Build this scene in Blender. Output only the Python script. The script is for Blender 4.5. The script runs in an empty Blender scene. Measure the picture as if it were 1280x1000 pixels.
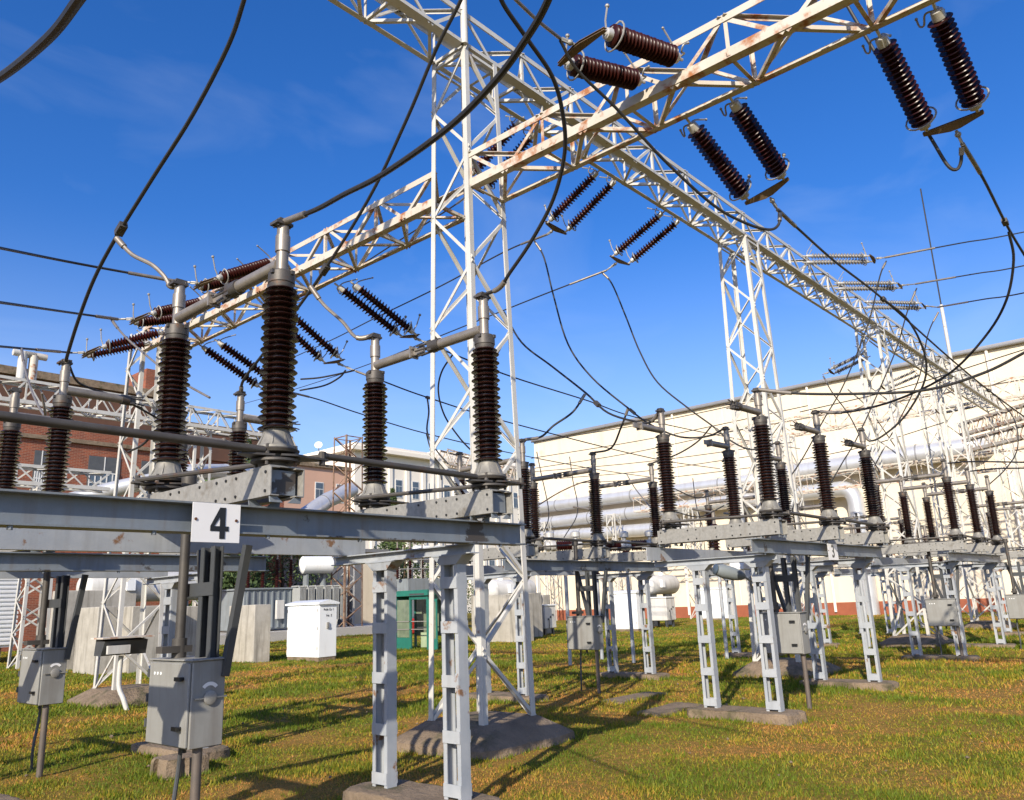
import bpy, bmesh, math, random
import numpy as np
from mathutils import Vector, Matrix
R = math.radians
random.seed(7)
sc = bpy.context.scene
col = sc.collection
# ------------------------------------------------------------------ camera
F, PITCH, ROLL, YAW = 1007.4, R(14.0), R(2.25), R(41.06)
CAM = np.array([0., 0., 1.7])
_fw = np.array([math.cos(YAW)*math.cos(PITCH), math.sin(YAW)*math.cos(PITCH), math.sin(PITCH)])
_rt = np.array([math.sin(YAW), -math.cos(YAW), 0.])
_dn = np.cross(_fw, _rt)
_rt2 = _rt*math.cos(ROLL)+_dn*math.sin(ROLL)
_dn2 = _dn*math.cos(ROLL)-_rt*math.sin(ROLL)
cd = bpy.data.cameras.new('camera')
cam = bpy.data.objects.new('camera', cd); col.objects.link(cam)
cd.sensor_width = 36; cd.lens = F/1280*36; cd.clip_start = .05; cd.clip_end = 3000
m = Matrix.Identity(4)
for i in range(3):
    m[i][0] = _rt2[i]; m[i][1] = -_dn2[i]; m[i][2] = -_fw[i]; m[i][3] = CAM[i]
cam.matrix_world = m
sc.camera = cam
# ------------------------------------------------------------------ sky and sun
SUN_AZ, SUN_EL = R(22), R(27)          # the light travels towards azimuth 22 deg from +X
w = bpy.data.worlds.new('World'); sc.world = w; w.use_nodes = True
nt = w.node_tree; nt.nodes.clear()
out = nt.nodes.new('ShaderNodeOutputWorld'); bg = nt.nodes.new('ShaderNodeBackground')
sky = nt.nodes.new('ShaderNodeTexSky'); sky.sky_type = 'NISHITA'; sky.sun_disc = False
sky.sun_elevation = SUN_EL
sky.sun_rotation = math.atan2(-math.cos(SUN_AZ), -math.sin(SUN_AZ))
sky.air_density = 1.0; sky.dust_density = 1.0; sky.ozone_density = 3.0
hs = nt.nodes.new('ShaderNodeHueSaturation'); hs.inputs['Saturation'].default_value = 1.32
hs.inputs['Hue'].default_value = .505; hs.inputs['Value'].default_value = 1.0
tc = nt.nodes.new('ShaderNodeTexCoord'); mp = nt.nodes.new('ShaderNodeMapping')
mp.inputs['Scale'].default_value = (1.0, 1.6, 3.2)
nz = nt.nodes.new('ShaderNodeTexNoise'); nz.inputs['Scale'].default_value = 2.6
nz.inputs['Detail'].default_value = 8; nz.inputs['Distortion'].default_value = .6
cr = nt.nodes.new('ShaderNodeMapRange'); cr.inputs[1].default_value = .52; cr.inputs[2].default_value = .85
cr.inputs[3].default_value = 0; cr.inputs[4].default_value = .17
mx = nt.nodes.new('ShaderNodeMix'); mx.data_type = 'RGBA'
mx.inputs[7].default_value = (6.5, 7.4, 8.6, 1)
L = nt.links.new
L(sky.outputs[0], hs.inputs['Color']); L(tc.outputs['Generated'], mp.inputs[0]); L(mp.outputs[0], nz.inputs['Vector'])
tint = nt.nodes.new('ShaderNodeMix'); tint.data_type = 'RGBA'; tint.blend_type = 'MULTIPLY'; tint.inputs[0].default_value = 1
tint.inputs[7].default_value = (1.12, 1.2, 1.5, 1)
L(hs.outputs[0], tint.inputs[6]); L(nz.outputs[0], cr.inputs[0]); L(cr.outputs[0], mx.inputs[0]); L(tint.outputs[2], mx.inputs[6])
sxyz = nt.nodes.new('ShaderNodeSeparateXYZ'); L(tc.outputs['Generated'], sxyz.inputs[0])
hz = nt.nodes.new('ShaderNodeMapRange'); hz.interpolation_type = 'SMOOTHSTEP'
for i_, v_ in enumerate((.0, .45, .46, .0)): hz.inputs[i_+1].default_value = v_
L(sxyz.outputs[2], hz.inputs[0])          # summer haze low over the horizon
mh = nt.nodes.new('ShaderNodeMix'); mh.data_type = 'RGBA'; mh.inputs[7].default_value = (6.2, 7.3, 8.8, 1)
L(hz.outputs[0], mh.inputs[0]); L(mx.outputs[2], mh.inputs[6]); L(mh.outputs[2], bg.inputs[0]); L(bg.outputs[0], out.inputs[0])
bg.inputs[1].default_value = .10
sd = bpy.data.lights.new('sun', 'SUN'); sd.energy = 5.0; sd.angle = R(.5); sd.color = (1, .90, .74)
so = bpy.data.objects.new('sun', sd); col.objects.link(so)
sv = Vector((math.cos(SUN_AZ)*math.cos(SUN_EL), math.sin(SUN_AZ)*math.cos(SUN_EL), -math.sin(SUN_EL)))
so.rotation_euler = sv.to_track_quat('-Z', 'Y').to_euler(); so.location = (-20, -10, 30)
sc.view_settings.view_transform = 'Standard'; sc.view_settings.look = 'None'
sc.view_settings.exposure = .40; sc.view_settings.gamma = 1
# ------------------------------------------------------------------ measuring helpers
def ray(px, py): return (px-640)*_rt2+(py-500)*_dn2+F*_fw
def aX(px, py, x): d = ray(px, py); return CAM+d*(x/d[0])
def aY(px, py, y): d = ray(px, py); return CAM+d*(y/d[1])
def aZ(px, py, z=0): d = ray(px, py); return CAM+d*((z-1.7)/d[2])
def aD(px, py, dep): return CAM+ray(px, py)*(dep/F)
def dep(P): return float(np.dot(np.asarray(P, float)-CAM, _fw))
# ------------------------------------------------------------------ materials
def mat(name, base, rough=.6, metal=0., spec=.5, coat=0., noise=None, bump=None, spots=None, streak=None):
    """noise=(scale, colour2, amount)  spots=(scale, colour, threshold, softness)  bump=(scale, strength, distance)"""
    mt = bpy.data.materials.new(name); mt.use_nodes = True; n = mt.node_tree
    b = n.nodes['Principled BSDF']; l = n.links.new
    b.inputs['Roughness'].default_value = rough; b.inputs['Metallic'].default_value = metal
    b.inputs['Specular IOR Level'].default_value = spec; b.inputs['Coat Weight'].default_value = coat
    b.inputs['Coat Roughness'].default_value = .08
    g = n.nodes.new('ShaderNodeTexCoord'); gi = n.nodes.new('ShaderNodeObjectInfo')
    ad = n.nodes.new('ShaderNodeVectorMath'); ad.operation = 'ADD'
    l(g.outputs['Object'], ad.inputs[0]); l(gi.outputs['Location'], ad.inputs[1])
    rgb = n.nodes.new('ShaderNodeRGB'); rgb.outputs[0].default_value = (*base, 1); cur = rgb.outputs[0]
    def mixin(fac, c2):
        nonlocal cur
        x = n.nodes.new('ShaderNodeMix'); x.data_type = 'RGBA'; l(fac, x.inputs[0]); l(cur, x.inputs[6])
        x.inputs[7].default_value = (*c2, 1); cur = x.outputs[2]
    def nse(scale, detail=6, stretch=None):
        t = n.nodes.new('ShaderNodeTexNoise'); t.inputs['Scale'].default_value = scale; t.inputs['Detail'].default_value = detail
        t.inputs['Roughness'].default_value = .62
        if stretch:
            q = n.nodes.new('ShaderNodeMapping'); q.inputs['Scale'].default_value = stretch
            l(ad.outputs[0], q.inputs[0]); l(q.outputs[0], t.inputs['Vector'])
        else: l(ad.outputs[0], t.inputs['Vector'])
        return t
    def rng(o, a, b_, c=0., d=1.):
        r = n.nodes.new('ShaderNodeMapRange'); l(o, r.inputs[0])
        for i, v in enumerate((a, b_, c, d)): r.inputs[i+1].default_value = v
        return r.outputs[0]
    if noise:
        t = nse(noise[0]); mixin(rng(t.outputs[0], .3, .7, 0, noise[2]), noise[1])
    if streak:
        t = nse(streak[0], 5, (1, 1, .08)); mixin(rng(t.outputs[0], .5, .72, 0, streak[2]), streak[1])
    if spots:
        t = nse(spots[0], 8); mixin(rng(t.outputs[0], spots[2], spots[2]+spots[3]), spots[1])
    l(cur, b.inputs['Base Color'])
    if bump:
        t = nse(bump[0], 6); bp = n.nodes.new('ShaderNodeBump'); bp.inputs['Strength'].default_value = bump[1]
        bp.inputs['Distance'].default_value = bump[2]; l(t.outputs[0], bp.inputs['Height']); l(bp.outputs[0], b.inputs['Normal'])
    return mt
M = dict(
 white=mat('white_paint_steel', (.56, .55, .52), .5, noise=(2.2, (.42, .41, .37), .6), spots=(5, (.30, .13, .05), .64, .10), streak=(6, (.36, .31, .25), .4), bump=(60, .15, .004)),
 rusty=mat('worn_white_paint', (.55, .52, .46), .6, noise=(1.5, (.40, .31, .21), .5), spots=(4.5, (.32, .12, .04), .515, .13), bump=(60, .2, .004)),
 grey=mat('grey_paint_steel', (.21, .235, .26), .5, noise=(2.5, (.13, .15, .17), .85), spots=(2.6, (.06, .05, .042), .60, .03), streak=(10, (.14, .11, .09), .5), bump=(60, .3, .004)),
 legp=mat('pale_grey_paint', (.40, .415, .43), .45, noise=(2.6, (.25, .28, .32), .8), spots=(4, (.20, .11, .06), .62, .05), streak=(8, (.22, .22, .22), .5), bump=(60, .25, .004)),
 galv=mat('galvanised_steel', (.33, .32, .295), .5, metal=.2, noise=(26, (.22, .215, .20), .9), spots=(4, (.15, .13, .10), .60, .14), streak=(9, (.2, .18, .15), .4), bump=(90, .1, .002)),
 cast=mat('cast_metal', (.10, .092, .085), .55, metal=.4, noise=(9, (.055, .048, .042), .8), spots=(7, (.13, .07, .04), .60, .1), bump=(60, .25, .004)),
 cone=mat('cast_flange_grey', (.26, .25, .225), .55, metal=.2, noise=(14, (.15, .14, .12), .8), bump=(60, .2, .004)),
 alu=mat('aluminium_tube', (.30, .27, .235), .45, metal=.45, noise=(7, (.19, .165, .14), .8), streak=(9, (.12, .105, .09), .4)),
 dark=mat('dark_steel', (.045, .05, .055), .5, noise=(5, (.08, .08, .08), .5), bump=(50, .15, .004)),
 pipe=mat('weathered_pipe', (.052, .047, .042), .55, metal=.2, noise=(4, (.095, .085, .075), .8), spots=(6, (.09, .05, .03), .6, .1)),
 porc=mat('brown_porcelain', (.017, .0062, .0048), .24, spec=.4, coat=.12, noise=(3, (.035, .013, .009), .8), streak=(12, (.05, .03, .022), .35)),
 porcr=mat('red_brown_porcelain', (.036, .006, .0048), .3, spec=.22, noise=(3, (.018, .0045, .004), .8), streak=(12, (.05, .02, .015), .3)),
 cable=mat('aluminium_conductor', (.022, .022, .023), .55, metal=.2, noise=(12, (.045, .042, .04), .7)),
 ballw=mat('pale_fitting', (.55, .54, .51), .4, metal=.3, noise=(9, (.4, .38, .36), .6)),
 conc=mat('concrete', (.27, .20, .135), .95, noise=(3, (.13, .095, .062), .85), spots=(2.2, (.08, .072, .035), .53, .14), bump=(18, .9, .05)),
 wallc=mat('board_marked_concrete', (.43, .405, .355), .9, noise=(2, (.28, .26, .22), .85), streak=(5, (.13, .12, .10), .9), bump=(14, .4, .02)),
 cab=mat('cabinet_grey_paint', (.27, .27, .255), .5, noise=(4, (.19, .185, .17), .6), streak=(9, (.14, .12, .10), .55), bump=(40, .06, .003)),
 wcab=mat('white_cabinet_paint', (.80, .82, .82), .4, noise=(2, (.68, .70, .71), .5), streak=(7, (.55, .52, .45), .35)),
 sign=mat('enamel_sign', (.80, .79, .78), .3, noise=(4, (.7, .68, .66), .4)),
 black=mat('black_paint', (.012, .012, .012), .4, noise=(8, (.02, .02, .02), .5)),
 bolt=mat('rusty_bolt', (.09, .035, .02), .8, noise=(20, (.16, .07, .03), .6)),
 cream=mat('cream_cladding', (.73, .635, .50), .8, noise=(.25, (.66, .575, .42), .6), streak=(1.2, (.54, .46, .34), .45), spots=(.7, (.58, .50, .37), .60, .12)),
 plinth=mat('red_brown_plinth', (.30, .09, .045), .85, noise=(2, (.2, .06, .03), .6)),
 roofm=mat('grey_roof_metal', (.28, .28, .29), .5, metal=.3, noise=(1, (.2, .2, .2), .5)),
 silver=mat('aluminium_lagging', (.62, .63, .65), .35, metal=.45, noise=(.8, (.48, .49, .51), .6), streak=(3, (.4, .38, .36), .4)),
 pink=mat('pink_render', (.58, .36, .26), .85, noise=(.4, (.5, .31, .23), .6)),
 pale=mat('pale_render', (.84, .78, .68), .8, noise=(.4, (.74, .68, .59), .6)),
 glass=mat('window_glass', (.05, .07, .1), .08, spec=.7, noise=(.6, (.12, .16, .2), .7)),
 frame=mat('white_window_frame', (.7, .7, .68), .5, noise=(5, (.55, .54, .5), .5)),
 louvre=mat('grey_window_panel', (.07, .075, .08), .6, noise=(3, (.11, .115, .12), .6)),
 tgrey=mat('transformer_grey', (.22, .25, .27), .5, noise=(1.5, (.15, .17, .18), .6), streak=(4, (.1, .09, .08), .4)),
 tank=mat('pale_tank_paint', (.62, .61, .58), .45, noise=(1.5, (.48, .47, .44), .6), streak=(4, (.3, .27, .23), .5)),
 green=mat('green_booth_paint', (.02, .16, .12), .4, noise=(4, (.015, .1, .08), .6)),
 bglass=mat('booth_glass', (.10, .13, .09), .12, noise=(3, (.20, .24, .16), .8), streak=(8, (.3, .3, .24), .4)),
 red=mat('red_paint', (.45, .02, .015), .5, noise=(4, (.3, .02, .01), .5)),
 rust=mat('rusted_steel', (.13, .05, .025), .9, noise=(2, (.34, .28, .21), .75), spots=(3, (.08, .03, .016), .52, .15)),
 bark=mat('bark', (.08, .05, .03), .9, noise=(8, (.05, .03, .02), .6)),
 gravel=mat('white_gravel', (.55, .53, .5), .95, noise=(30, (.25, .24, .22), .9), bump=(40, .8, .05)),
 corr=mat('white_corrugated_steel', (.74, .75, .76), .45, noise=(2, (.62, .63, .63), .5)),
 palep=mat('pale_grey_insulator', (.30, .29, .28), .35, noise=(9, (.17, .16, .15), .8)),
 post=mat('dark_grey_post', (.10, .085, .075), .6, metal=.2, noise=(6, (.17, .13, .10), .7)),
 inner=mat('pale_green_panel', (.34, .42, .27), .6, noise=(3, (.22, .28, .18), .7)),
 radg=mat('radiator_grey', (.34, .35, .34), .5, noise=(2, (.24, .25, .25), .6), streak=(5, (.15, .14, .12), .5)),
 yoke=mat('rusty_yoke_steel', (.12, .08, .045), .6, metal=.2, noise=(8, (.2, .13, .07), .7)))
def leafmat(name, a, b_):
    mt = mat(name, a, .7, noise=(3.5, b_, .9)); return mt
M['leaf'] = leafmat('conifer_needles', (.035, .065, .02), (.07, .11, .03))
M['leaf2'] = leafmat('shrub_leaves', (.05, .085, .02), (.09, .13, .035))
def brickmat():
    mt = bpy.data.materials.new('red_brick'); mt.use_nodes = True; n = mt.node_tree; l = n.links.new
    b = n.nodes['Principled BSDF']; b.inputs['Roughness'].default_value = .9
    tcx = n.nodes.new('ShaderNodeTexCoord'); sx = n.nodes.new('ShaderNodeSeparateXYZ'); cx = n.nodes.new('ShaderNodeCombineXYZ')
    l(tcx.outputs['Object'], sx.inputs[0]); l(sx.outputs[0], cx.inputs[0]); l(sx.outputs[2], cx.inputs[1])
    br = n.nodes.new('ShaderNodeTexBrick'); br.inputs['Scale'].default_value = 1
    br.inputs['Brick Width'].default_value = .32; br.inputs['Row Height'].default_value = .1; br.inputs['Mortar Size'].default_value = .01
    br.inputs['Color1'].default_value = (.30, .075, .032, 1); br.inputs['Color2'].default_value = (.17, .045, .025, 1)
    br.inputs['Mortar'].default_value = (.3, .2, .14, 1)
    t = n.nodes.new('ShaderNodeTexNoise'); t.inputs['Scale'].default_value = .5; t.inputs['Detail'].default_value = 8
    r = n.nodes.new('ShaderNodeMapRange'); r.inputs[1].default_value = .45; r.inputs[2].default_value = .75; r.inputs[4].default_value = .7
    x = n.nodes.new('ShaderNodeMix'); x.data_type = 'RGBA'; x.inputs[7].default_value = (.16, .055, .03, 1)
    l(cx.outputs[0], br.inputs['Vector']); l(tcx.outputs['Object'], t.inputs['Vector']); l(t.outputs[0], r.inputs[0])
    l(r.outputs[0], x.inputs[0]); l(br.outputs['Color'], x.inputs[6]); l(x.outputs[2], b.inputs['Base Color'])
    return mt
M['brick'] = brickmat()
M['brickd'] = mat('weathered_brown_brick', (.13, .06, .035), .9, noise=(.8, (.08, .04, .028), .8), streak=(1.5, (.05, .03, .02), .6))
# ------------------------------------------------------------------ mesh builder
class MB:
    def __init__(s): s.v = []; s.f = []; s.sm = []; s.marks = []
    def cut(s): s.marks.append((len(s.v), len(s.f))); return s      # everything so far is a piece of its own
    def add(s, vs, fs, smooth=False):
        o = len(s.v); s.v += [tuple(map(float, p)) for p in vs]
        s.f += [tuple(o+i for i in q) for q in fs]; s.sm += [smooth]*len(fs); return s
    def hexa(s, c):      # 8 corners: 0-3 bottom ring, 4-7 top ring
        return s.add(c, [(3, 2, 1, 0), (4, 5, 6, 7), (0, 1, 5, 4), (1, 2, 6, 5), (2, 3, 7, 6), (3, 0, 4, 7)])
    def bx(s, x0, x1, y0, y1, z0, z1):
        return s.hexa([(x0, y0, z0), (x1, y0, z0), (x1, y1, z0), (x0, y1, z0), (x0, y0, z1), (x1, y0, z1), (x1, y1, z1), (x0, y1, z1)])
    def cb(s, x, y, z, a, b, c): return s.bx(x-a/2, x+a/2, y-b/2, y+b/2, z-c/2, z+c/2)
    def bar(s, p, q, a, b, up=(0, 0, 1)):
        p = Vector(p); q = Vector(q); d = (q-p).normalized(); u = Vector(up)
        if abs(d.dot(u)) > .98: u = Vector((1, 0, 0))
        sd = d.cross(u).normalized(); u2 = sd.cross(d).normalized()
        sd = sd*(a/2); u2 = u2*(b/2)
        return s.hexa([p-sd-u2, p+sd-u2, q+sd-u2, q-sd-u2, p-sd+u2, p+sd+u2, q+sd+u2, q-sd+u2])
    def ang(s, p, q, wdt, n1, n2, t=.009, k2=1):   # L profile, heel on the line p-q, flanges along n1 and n2
        p = Vector(p); q = Vector(q); n1 = Vector(n1).normalized(); n2 = Vector(n2).normalized()
        for a, b in ((n1, n2), (n2, n1)):
            A = a*wdt*(1.3 if k2 < 1 and a is n1 else k2); B = b*t; o = Vector((0, 0, 0)) if a is n1 else a*t
            if a is not n1: A = A-a*t
            c = [p+o, p+o+A, p+o+A+B, p+o+B]; d = [x+(q-p) for x in c]
            s.hexa(c+d)
        return s
    def tube(s, pts, r, n=8, rr=None, closed=False):
        P = [Vector(p) for p in pts]; k = len(P); vs = []; prev = None
        for i in range(k):
            if closed: d = P[(i+1) % k]-P[i-1]
            else: d = P[min(i+1, k-1)]-P[max(i-1, 0)]
            if d.length < 1e-9: d = Vector((0, 0, 1))
            d.normalize()
            if prev is None:
                u = Vector((0, 0, 1)) if abs(d.z) < .9 else Vector((1, 0, 0))
                prev = d.cross(u).normalized()
            else:
                prev = (prev-d*prev.dot(d))
                prev = prev.normalized() if prev.length > 1e-6 else d.orthogonal().normalized()
            v = d.cross(prev); ri = rr[i] if rr else r
            for j in range(n):
                a = 2*math.pi*j/n; vs.append(P[i]+(prev*math.cos(a)+v*math.sin(a))*ri)
        fs = []
        for i in range(k if closed else k-1):
            i2 = (i+1) % k
            for j in range(n):
                fs.append((i*n+j, i*n+(j+1) % n, i2*n+(j+1) % n, i2*n+j))
        s.add(vs, fs, True)
        if not closed:
            o = len(s.v)-k*n
            s.f.append(tuple(o+j for j in reversed(range(n)))); s.f.append(tuple(o+(k-1)*n+j for j in range(n))); s.sm += [False, False]
        return s
    def cyl(s, p, q, r, n=16): return s.tube([p, q], r, n)
    def lathe(s, prof, o=(0, 0, 0), ax=(0, 0, 1), n=20):
        o = Vector(o); ax = Vector(ax).normalized(); u = ax.orthogonal().normalized(); v = ax.cross(u); vs = []; k = len(prof)
        for r, h in prof:
            for j in range(n):
                a = 2*math.pi*j/n; vs.append(o+ax*h+(u*math.cos(a)+v*math.sin(a))*r)
        fs = [(i*n+j, i*n+(j+1) % n, (i+1)*n+(j+1) % n, (i+1)*n+j) for i in range(k-1) for j in range(n)]
        s.add(vs, fs, True); o_ = len(s.v)-k*n
        s.f.append(tuple(o_+j for j in reversed(range(n)))); s.f.append(tuple(o_+(k-1)*n+j for j in range(n))); s.sm += [False, False]
        return s
    def sph(s, c, r, n=10):
        return s.lathe([(max(1e-4, r*math.sin(math.pi*i/n)), -r*math.cos(math.pi*i/n)) for i in range(n+1)], c, (0, 0, 1), n+2)
    def poly(s, pts, ext):      # planar polygon extruded by vector ext
        k = len(pts); e = Vector(ext); P = [Vector(p) for p in pts]
        return s.add(P+[p+e for p in P], [tuple(reversed(range(k))), tuple(range(k, 2*k))]+[(i, (i+1) % k, k+(i+1) % k, k+i) for i in range(k)])
    def build(s, name, m_, parent=None, o=None, bevel=0):
        if s.marks:
            mk = [(0, 0)]+s.marks
            if mk[-1][0] < len(s.v): mk.append((len(s.v), len(s.f)))
            res = None
            for (a, b), (c, d) in zip(mk, mk[1:]):
                if d == b: continue
                q = MB(); q.v = s.v[a:c]; q.f = [tuple(i-a for i in f) for f in s.f[b:d]]; q.sm = s.sm[b:d]
                r = q.build(name, m_, parent, o, bevel); res = res or r
            return res
        if o is None:
            o = getattr(parent, '_o', None)
            if o is None: o = ORG.get(parent.name, (0, 0, 0)) if parent else (0, 0, 0)
        me = bpy.data.meshes.new(name)
        me.from_pydata([(x-o[0], y-o[1], z-o[2]) for x, y, z in s.v], [], s.f)
        me.polygons.foreach_set('use_smooth', s.sm); me.materials.append(m_); me.update()
        bm = bmesh.new(); bm.from_mesh(me); bmesh.ops.recalc_face_normals(bm, faces=bm.faces); bm.to_mesh(me); bm.free()
        try: me.set_sharp_from_angle(angle=R(38))
        except Exception: pass
        ob = bpy.data.objects.new(name, me); col.objects.link(ob)
        if parent: ob.parent = parent
        else: ob.location = o
        ORG[ob.name] = tuple(o)
        if bevel:
            md = ob.modifiers.new('bevel', 'BEVEL'); md.width = bevel; md.segments = 2; md.limit_method = 'ANGLE'
        return ob
ORG = {}
def tag(o, label=None, cat=None, group=None, kind=None):
    if label: o['label'] = label
    if cat: o['category'] = cat
    if group: o['group'] = group
    if kind: o['kind'] = kind
    return o
def thing(name, label, cat, o, group=None):
    e = bpy.data.objects.new(name, None); col.objects.link(e); e.location = o; e.empty_display_size = .2
    ORG[e.name] = tuple(o); return tag(e, label, cat, group)
def copy_tree(o, parent=None):
    c = o.copy(); col.objects.link(c)
    if parent: c.parent = parent
    ORG[c.name] = ORG.get(o.name, (0, 0, 0))
    for ch in [x for x in o.children]: copy_tree(ch, c)
    return c
def smooth_path(P, k=6):
    P = [np.asarray(p, float) for p in P]; out_ = []
    for i in range(len(P)-1):
        p0 = P[max(i-1, 0)]; p1 = P[i]; p2 = P[i+1]; p3 = P[min(i+2, len(P)-1)]
        if i == 0: p0 = 2*p1-p2
        if i == len(P)-2: p3 = 2*p2-p1
        for t in np.linspace(0, 1, k, endpoint=False):
            out_.append(.5*((2*p1)+(-p0+p2)*t+(2*p0-5*p1+4*p2-p3)*t*t+(-p0+3*p1-3*p2+p3)*t**3))
    out_.append(P[-1]); return out_
# ------------------------------------------------------------------ gantry towers and beams
def lattice_tower(name, label, cat, cx, cy, z0, z1, w0, w1, n, cw, bw, mt, group=None, rod=None, rodm=None):
    t = thing(name, label, cat, (cx, cy, z0), group)
    def cor(sx, sy, z):
        w_ = (w0+(w1-w0)*(z-z0)/(z1-z0))/2
        return Vector((cx+sx*w_, cy+sy*w_, z))
    for sx, sy in ((-1, -1), (1, -1), (1, 1), (-1, 1)):
        MB().ang(cor(sx, sy, z0), cor(sx, sy, z1), cw, (-sx, 0, 0), (0, -sy, 0), .012).build('leg', mt, t)
    zs = [z0+(z1-z0)*i/n for i in range(n+1)]
    faces = [((-1, -1), (1, -1), (0, 1, 0)), ((1, -1), (1, 1), (-1, 0, 0)), ((1, 1), (-1, 1), (0, -1, 0)), ((-1, 1), (-1, -1), (1, 0, 0))]
    for k, (a, b, nin) in enumerate(faces):
        q = MB(); nin = Vector(nin); e = nin*.014
        for i in range(n):
            p0 = cor(*(a if (i+k) % 2 else b), zs[i])+e; p1 = cor(*(b if (i+k) % 2 else a), zs[i+1])+e
            mid = (p1-p0); dn = nin.cross(mid).normalized()
            q.ang(p0, p1, bw, dn, nin, .008)
        q.ang(cor(*a, z1-.1)+e, cor(*b, z1-.1)+e, bw, (0, 0, 1), nin, .008)
        q.build('bracing', mt, t)
    if rod:
        r = MB(); p = cor(-1, -1, z1); r.tube([p, p+Vector((0, 0, rod[0]))], rod[1], 10)
        if len(rod) > 2: pass
        lr = r.build('lightning_rod', rodm or mt, t)
        if len(rod) > 2: MB().tube([p+Vector((0, 0, rod[0])), p+Vector((0, 0, rod[2]))], .028, 6).build('rod_tip', M['cable'], lr)
    return t
def lattice_beam(name, label, cat, p0, p1, wv, h, n, cw, bw, mt, group=None, mt2=None, thinfront=False):
    """four-chord box truss: p0-p1 near bottom chord, wv = vector to the far bottom chord, h = height"""
    p0 = Vector(p0); p1 = Vector(p1); wv = Vector(wv); hv = Vector((0, 0, h)); t = thing(name, label, cat, p0, group)
    wn = wv.normalized(); up = Vector((0, 0, 1))
    for k, (o, a, b, c) in enumerate(((Vector(), wn, up, 1.35), (wv, -wn, up, 1.0), (hv, wn, -up, 1.0), (wv+hv, -wn, -up, 1.0))):
        MB().ang(p0+o, p1+o, cw*c, a, b, .011, (.5 if k == 0 and thinfront else 1)).build('chord', (mt2 or mt) if k == 0 else mt, t)
    def lace(o1, o2, nin, ph, posts):
        q = MB(); e = nin*.013
        for i in range(n):
            a = p0+(p1-p0)*(i/n); b = p0+(p1-p0)*((i+1)/n)
            s_, f_ = (a+o1, b+o2) if (i+ph) % 2 else (a+o2, b+o1)
            s_ = s_+e; f_ = f_+e
            q.ang(s_, f_, bw, nin.cross(f_-s_).normalized(), nin, .007)
            if posts and i % 2 == 0:
                q.ang(a+o1+e, a+o2+e, bw*.9, (p1-p0).normalized(), nin, .007)
        q.build('lacing', mt, t)
    lace(Vector(), hv, wn, 0, True); lace(wv, wv+hv, -wn, 1, True)
    lace(Vector(), wv, up, 0, True); lace(hv, wv+hv, -up, 1, False)
    return t
TW = .70
TX = [7.40+9.15*k for k in range(5)]
tl = ['tall white lattice tower at the crossing of the two gantries, nearest the camera',
      'white lattice tower of the long gantry behind the second number plate bay',
      'third white lattice tower of the long gantry, seen against the cream hall',
      'white lattice tower of the long gantry carrying the thin lightning mast',
      'small farthest lattice tower at the right hand end of the long gantry']
FOOT = []
def footing(name, label, cx, cy, w_, d_, h, group=None, top=.62):
    FOOT.append((cx, cy, w_, d_))
    q = MB(); n = 32; vs = []
    rnd = random.Random(hash((round(cx, 1), round(cy, 1))) % 9999)
    jit = [rnd.uniform(-.035, .035) for _ in range(n)]
    def ring(f, z, j):
        for i in range(n):
            a = 2*math.pi*i/n; c, s_ = math.cos(a), math.sin(a); k = 1/max(abs(c)**9+abs(s_)**9, 1e-6)**(1/9)
            vs.append((cx+c*k*w_/2*f+jit[i]*j, cy+s_*k*d_/2*f+jit[(i*7) % n]*j, z+jit[(i*3) % n]*.25*j))
    ring(1.03, -.1, 1); ring(1.0, h*(.30 if top < .7 else .80), .8); ring(.975, h*(.36 if top < .7 else .90), .8); ring(top if top < .7 else .955, h*.985, .35); ring(top*.97, h, .2)
    fs = [(r*n+i, r*n+(i+1) % n, (r+1)*n+(i+1) % n, (r+1)*n+i) for r in range(4) for i in range(n)]+[tuple(4*n+i for i in range(n))]
    q.add(vs, fs); o = q.build(name, M['conc'], None, (cx, cy, 0)); tag(o, label, 'footing', group); return o
for k, x in enumerate(TX):
    lattice_tower('gantry_tower', tl[k], 'gantry tower', x+TW/2, 7.1+TW/2, .27, 9.68, 1.0 if k else .95, TW, 11, .080, .045, M['white'],
                  'towers under the long gantry', rod={0: (2.4, .055), 3: (3.0, .07, 8.2)}.get(k))
fl = ['big sloping concrete block under the nearest lattice tower', 'sloping concrete block under the second lattice tower of the long gantry',
      'sloping concrete block under the third lattice tower of the long gantry', 'sloping concrete block under the lattice tower with the lightning mast']
for k, x in enumerate(TX[:4]): footing('concrete_footing', fl[k], x+TW/2, 7.45, 1.75, 1.75, .3, 'tower footings')
for k in range(-1, 4):
    a = TX[0]+9.15*k; lab = ['white lattice girder running out of the top of the photo left of the nearest tower',
      'white lattice girder spanning from the nearest tower to the second tower', 'white lattice girder spanning from the second to the third tower',
      'white lattice girder spanning from the third tower to the mast tower', 'last white lattice girder of the long gantry at the far right'][k+1]
    lattice_beam('gantry_beam', lab, 'gantry girder', (a+.012, 7.1, 9.68), (a+9.15-.012, 7.1, 9.68), (0, TW, 0), .58, 14, .085, .05, M['white'], 'girders of the long gantry', thinfront=True)
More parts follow.
